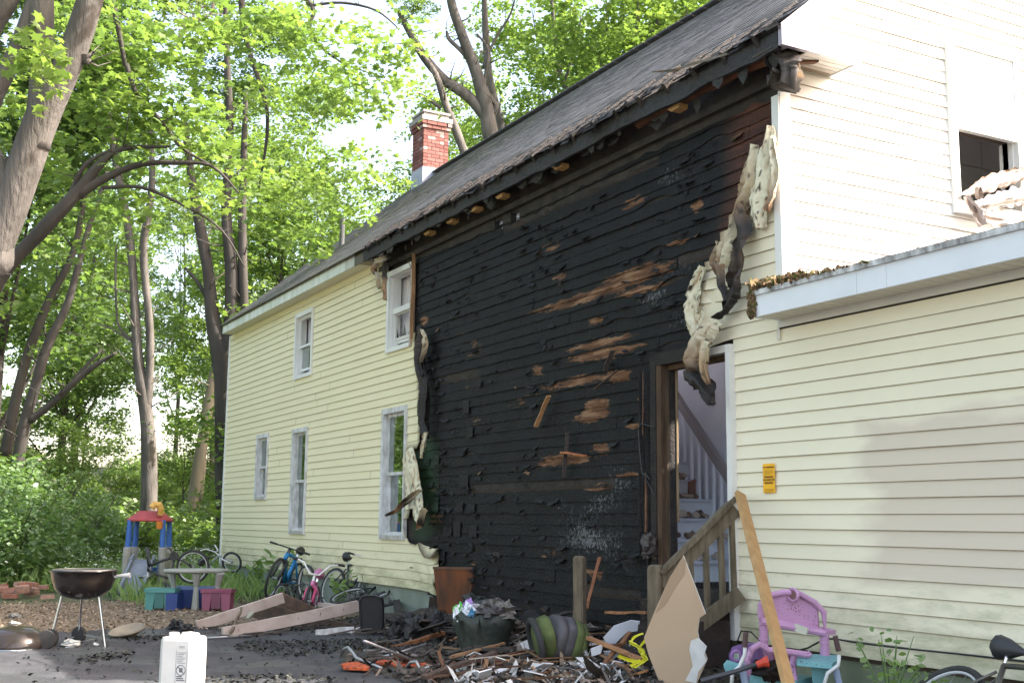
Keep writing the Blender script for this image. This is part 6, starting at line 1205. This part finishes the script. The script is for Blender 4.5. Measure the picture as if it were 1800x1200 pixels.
for (lst,lab) in (([(600,1166),(616,1163),(628,1162),(650,1170),(648,1174),(604,1172)],'scrap of orange netting left of the silver tubes'),([(660,1162),(676,1158),(750,1158),(770,1163),(760,1168),(690,1166)],'burnt strip of orange netting under the silver tubes')):
    mb=MB(); mb.plate([U(x,y,Z=.055+.02*nz(x*.1,y*.1,0)) for x,y in lst],(0,0,-1),.02); mb.build('orange_netting',OR,label=lab,cat='netting')
# --- debris individually
def stick(pa,pb,w,h,m,label,group,cat,col=(1,1,1),up=(0,0,1)):
    mb=MB(); mb.bar(pa,pb,w,h,up,0,col,min(w,h)*.15,4,.012); mb.build('splintered_stick' if m is not GY2 else 'plaster_piece',m,label=label,cat=cat,group=group)
GA=('charred stick lying at the foot of the burnt wall','charred sticks on the drive and rubble'); GB=('brown splintered lath in the rubble at the bottom','brown laths in the rubble'); GC=('broken white plaster scrap in the rubble at the bottom','white plaster scraps in the rubble')
for i in range(58):
    z_=rnd.random(); px=rnd.uniform(340,700) if i<34 else rnd.uniform(600,860); py=rnd.uniform(1098,1124) if i<34 else rnd.uniform(1120,1195); p=D(px,py); p.z=max(.015,p.z)+.02; a=rnd.uniform(-.5,.5)+1.1; L=rnd.uniform(.15,.8) if i<34 else rnd.uniform(.1,.55)
    q=p+Vector((math.cos(a+.5)*L*.9,math.sin(a+.5)*L*.6,rnd.uniform(-.02,.06))); stick(p,q,rnd.uniform(.012,.035),rnd.uniform(.01,.02),CHARB,*GA,'stick',col=(rnd.uniform(1,3),)*3)
for i in range(78):
    px=rnd.uniform(760,1135); py=rnd.uniform(1100+(30 if px<900 else 0),1200); p=D(px,py); p.z=max(.015,p.z)+rnd.uniform(.01,.06); a=rnd.uniform(0,3.14); L=rnd.uniform(.12,.75); q=p+Vector((math.cos(a)*L,math.sin(a)*L,rnd.uniform(-.03,.10)))
    if q.y>6.3: q.y=6.3
    stick(p,q,rnd.uniform(.018,.04),rnd.uniform(.008,.016),WOODR,*GB,'lath',col=rnd.choice([(.7,.7,.72),(1,1,1.05),(.35,.33,.33),(.5,.42,.4),(.25,.22,.22)]))
for i in range(38):
    px=rnd.uniform(800,1140); py=rnd.uniform(1110,1200) if px>900 else rnd.uniform(1165,1200); p=D(px,py); p.z=max(.015,p.z)+rnd.uniform(.02,.06); s=rnd.uniform(.03,.10); n_=rnd.randrange(4,7); a0_=rnd.random()*6; tl=Euler((rnd.uniform(-.7,.7),rnd.uniform(-.7,.7),0)).to_matrix()
    poly=[p+tl@Vector((math.cos(a0_+k*6.28/n_)*s*rnd.uniform(.6,1.4),math.sin(a0_+k*6.28/n_)*s*rnd.uniform(.6,1.4),0)) for k in range(n_)]
    mb=MB(); mb.plate(poly,tl@Vector((0,0,1)),.01,col=rnd.choice([(.78,.78,.8),(.6,.58,.55),(.7,.72,.78),(.4,.33,.26)])); mb.build('plaster_piece',PLAIN,label=GC[0],cat='plaster scrap',group=GC[1])
BD=('charred board heaped against the burnt wall','charred boards heaped against the burnt wall'); RG=('sooty crumpled rag or insulation lying in the rubble','sooty rags in the rubble')
for i in range(26):
    px=rnd.uniform(690,1140); py=rnd.uniform(1085,1150); p=D(px,py)
    if p.y>6.25: p.y=6.2
    p.z=max(.015,p.z)+rnd.uniform(.02,.06); a=rnd.uniform(-.6,.8); L=rnd.uniform(.4,1.1); q=p+Vector((math.cos(a)*L,math.sin(a)*L*.4,rnd.uniform(-.02,.22))); q.y=min(q.y,6.3)
    stick(p,q,rnd.uniform(.05,.12),rnd.uniform(.015,.03),CHARB,*BD,'board',col=(rnd.uniform(.8,2.6),)*3)
RAGM=mat('sooty_rag',(.14,.12,.105),(.025,.022,.02),scale=7,rough=1,bump=1,bscale=24,attr=True)
for i in range(24):
    px=rnd.gauss(960,110); py=rnd.uniform(1100,1195); p=D(px,py)
    if p.y>6.2 or px>1140: continue
    s=rnd.uniform(.05,.13); mb=MB(); mb.blob((p.x,p.y,max(0,p.z)+s*.2),(s*1.3,s,s*.5),1.0,3,18,12,col=rnd.choice([(1,1,1),(1.6,1.4,1.2),(.5,.5,.5),(2.3,2.2,2.2)])); mb.build('rag',RAGM,label=RG[0],cat='rag',group=RG[1])
rc=[(.02,.02,.02),(.03,.027,.025),(.05,.04,.035),(.16,.11,.075),(.12,.09,.07),(.28,.2,.14),(.3,.29,.28),(.55,.54,.53),(.6,.58,.55),(.08,.065,.055)]
mb=MB()
for i in range(3200):
    if rnd.random()<.85: px=rnd.gauss(985,105); py=rnd.uniform(1085,1205)
    else: px=rnd.uniform(600,900); py=rnd.uniform(1090,1200)
    if px>1150: continue
    p=D(px,py)
    if p.y>6.2 or mound(p.x,p.y)<-.03: continue
    s=rnd.uniform(.005,.022)*(1 if rnd.random()>.05 else 2.2); e=Euler((rnd.uniform(-.9,.9),rnd.uniform(-.9,.9),rnd.random()*6)).to_matrix(); L=s*rnd.choice([1.2,1.6,2.5,4,9]); c=rnd.choice((rc+rc[5:]) if px>800 else rc[:4]); b_=Vector((p.x,p.y,max(.01,p.z)+s*.3+rnd.random()*.015))
    mb.add([b_+e@Vector(v) for v in ((-L,-s,0),(L*.6,-s*.7,s*.3),(L,s*.5,0),(-L*.4,s,-s*.3))],[(0,1,2,3)],0,c)
mb.build('rubble_bits',PLAIN,kind='stuff')
# larger named pieces
def slab(px_list,d,nrm,th,col,label,cat='plaster sheet',name='plaster_sheet',m=PLAIN):
    mb=MB(); mb.plate([AT(x,y,d+dd) if len(q)>2 else AT(x,y,d) for q in px_list for (x,y,dd) in [(q[0],q[1],q[2] if len(q)>2 else 0)]],nrm,th,col=col); mb.build(name,m,label=label,cat=cat)
slab([(914,1130),(930,1122),(942,1119),(952,1128),(945,1142),(938,1152),(922,1145)],10.35,(-.5,.8,.2),.01,(.78,.79,.82),'jagged white plaster sheet just left of the striped hamper')
slab([(978,1170),(1000,1176),(1012,1188),(1003,1195),(985,1188),(980,1180)],9.8,(-.4,.6,.6),.01,(.78,.78,.8),'pointed white plaster piece in front of the striped hamper')
slab([(1060,1120),(1078,1100),(1108,1090),(1124,1092),(1122,1108),(1100,1112),(1080,1132),(1066,1130)],10.0,(-.4,.7,.4),.012,(.62,.64,.70),'long crumpled white sheet right of the grey newel post',)
slab([(1038,1140),(1060,1132),(1056,1148),(1040,1153)],9.8,(-.4,.7,.4),.012,(.7,.71,.74),'white plaster chunk at the foot of the grey newel post')
slab([(820,1192),(870,1190),(905,1202),(900,1215),(800,1215)],9.3,(0,.3,.9),.012,(.74,.74,.74),'flat white sheet at the bottom edge below the bucket')
slab([(940,1183),(975,1181),(982,1190),(945,1192)],9.8,(0,.3,.9),.012,(.66,.68,.7),'flat grey white strip in front of the hamper')
plank('lath_board',D(792,1165)+Vector((0,0,.05)),D(885,1145)+Vector((0,0,.08)),.04,.02,WOODR,'brown lath lying slantwise below the green bucket')
plank('burnt_board',D(745,1200)+Vector((0,0,.05)),D(868,1172)+Vector((0,0,.12)),.07,.03,CHARB,'blackened board with a raw brown edge at the bottom below the bucket',col=(2,1.6,1.4))
plank('lath_board',AT(1034,1120,10.0),AT(1130,1158,9.4),.05,.025,WOODR,'thick brown lath slanting down from the grey newel post to the right',col=(1.35,1.2,1.1))
plank('lath_board',AT(1108,1110,9.9),AT(1060,1170,9.6),.04,.02,WOODR,'dark brown lath crossing under the thick slanting one',col=(.7,.55,.5))
plank('lath_board',AT(1005,1178,9.7),AT(1130,1165,9.5),.04,.015,WOODR,'long thin lath running level at the bottom right of the rubble',col=(1.2,1,.9))
plank('lath_board',AT(1060,1200,9.2),AT(1140,1178,9.2),.03,.015,WOODR,'thin lath at the bottom edge left of the plasterboard',col=(1.4,1.2,1))
plank('splinter',U(1032,1068,Y=6.1),U(1053,978,Y=6.3),.035,.012,WOODR,'tall thin brown splinter leaning on the burnt wall behind the grey post',cat='splinter',col=(.8,.55,.5))
plank('splinter',U(1065,1074,Y=5.9),U(1136,1078,Y=6.0),.03,.02,WOODR,'level brown strip between the two newel posts',cat='splinter',col=(1,.8,.7))
plank('splinter',U(942,750,Y=6.34),U(965,695,Y=6.33),.05,.012,WOODR,'pale brown splinter stuck on the burnt wall above its middle',cat='splinter',col=(1.8,1.7,1.6))
plank('splinter',U(992,840,Y=6.36),U(996,760,Y=6.34),.04,.012,CHARB,'charred splinter hanging upright below the pale one',cat='splinter',col=(2,2,2))
plank('splinter',U(988,795,Y=6.33),U(1028,800,Y=6.33),.05,.02,WOODR,'short orange splinter lying across a charred one on the wall',cat='splinter',col=(1.4,.9,.7))
plank('splinter',U(1064,652,Y=6.36),U(1078,615,Y=6.34),.05,.012,CHARB,'charred splinter stuck across the brown patch beside the door lintel',cat='splinter',col=(2,2,2))
plank('splinter',U(1045,685,Y=6.36),U(1085,650,Y=6.34),.02,.01,CHARB,'thin charred splinter in the middle brown patch',cat='splinter',col=(3,2.2,2))
plank('charred_post',D(705,1115),D(695,1080)+Vector((0,0,.2)),.09,.06,CHARB,'stub of charred post leaning in front of the foundation',cat='post')
plank('charred_stick',D(690,1138),D(780,1120)+Vector((0,0,.05)),.05,.04,WOODR,'half burnt brown stick in front of the bucket',cat='stick',col=(.8,.6,.5))
for i,(px,py,s) in enumerate(((310,1108,.10),(325,1112,.09),(715,1105,.16),(740,1120,.2),(700,1125,.12),(905,1100,.12),(925,1092,.1),(770,1105,.14),(1090,1080,.12))):
    p=D(px,py); mb=MB(); mb.blob((p.x,p.y,max(0,p.z)+s*.3),(s,s*.8,s*.7),.8,3,16,10); mb.build('charred_lump',CHARP,label='shapeless charred lump on the burnt ground',cat='charred lump',group='charred lumps')
# wire crate
a=D(855,1180); t=thing('wire_crate','small rusty frame basket lying left of the white plaster sheet','basket',tuple(a)); d_=-(CM@(np.array(a)-CAM))[2]; mb=MB()
c4=[(825,1158),(870,1153),(868,1172),(822,1176)]
for dd in (0,.25):
    P=[AT(x,y,d_+dd) for x,y in c4]; mb.tube(P,.006,5,closed=True)
for x,y in c4: mb.tube([AT(x,y,d_),AT(x,y,d_+.25)],.006,5)
for k in range(1,4): mb.tube([AT(825+45*k/4,1158-5*k/4,d_),AT(822+46*k/4,1176-4*k/4,d_)],.003,4)
mb.build('wire_frame',mat('pale_rust_wire',(.45,.4,.36),(.25,.18,.14),rough=.7),t); mb=MB(); mb.plate([AT(868,1155,d_),AT(883,1163,d_+.1),AT(882,1185,d_+.1),AT(868,1178,d_)],(0,1,0),.01); mb.build('side_plate',mat('rust_plate',(.16,.07,.05),(.08,.05,.04)),t)
# yellow caution tape
YT=mat('yellow_tape',(.75,.72,.03),(.6,.55,.03),scale=5,rough=.4)
mb=MB(); mb.v=[]
for s_,(pts) in enumerate(([(1132,1113),(1118,1120),(1108,1128),(1120,1134),(1135,1145),(1128,1150),(1140,1158),(1122,1172),(1110,1170),(1128,1160)],[(1138,1125),(1125,1140),(1133,1152),(1138,1150),(1130,1165),(1108,1160),(1088,1152)])):
    ribbon(mb,[AT(x,y,9.35-.02*k) for k,(x,y) in enumerate(pts)],[.04]*len(pts),[(1,1,1)]*len(pts),.012,5,2,60+s_,1,(0,-1,.3),.1)
mb.build('caution_tape',YT,label='crumpled yellow caution tape caught left of the plasterboard',cat='caution tape')
# dark camera-like part and small scraps behind the hamper
p=AT(940,1090,11.0); t=thing('black_appliance','black box shaped appliance with a round chrome knob behind the hamper','appliance',tuple(p)); mb=MB(); mb.box(p,(.22,.12,.10),Euler((.2,.5,.5)),jit=.005); mb.build('case',BLACKP,t); mb=MB(); mb.lathe([(.012,0),(.03,0),(.03,.015),(.012,.015),(.012,0)],AT(962,1098,10.8),14,rot=Matrix.Rotation(R(90),3,'X')); mb.build('knob',CHROME,t)
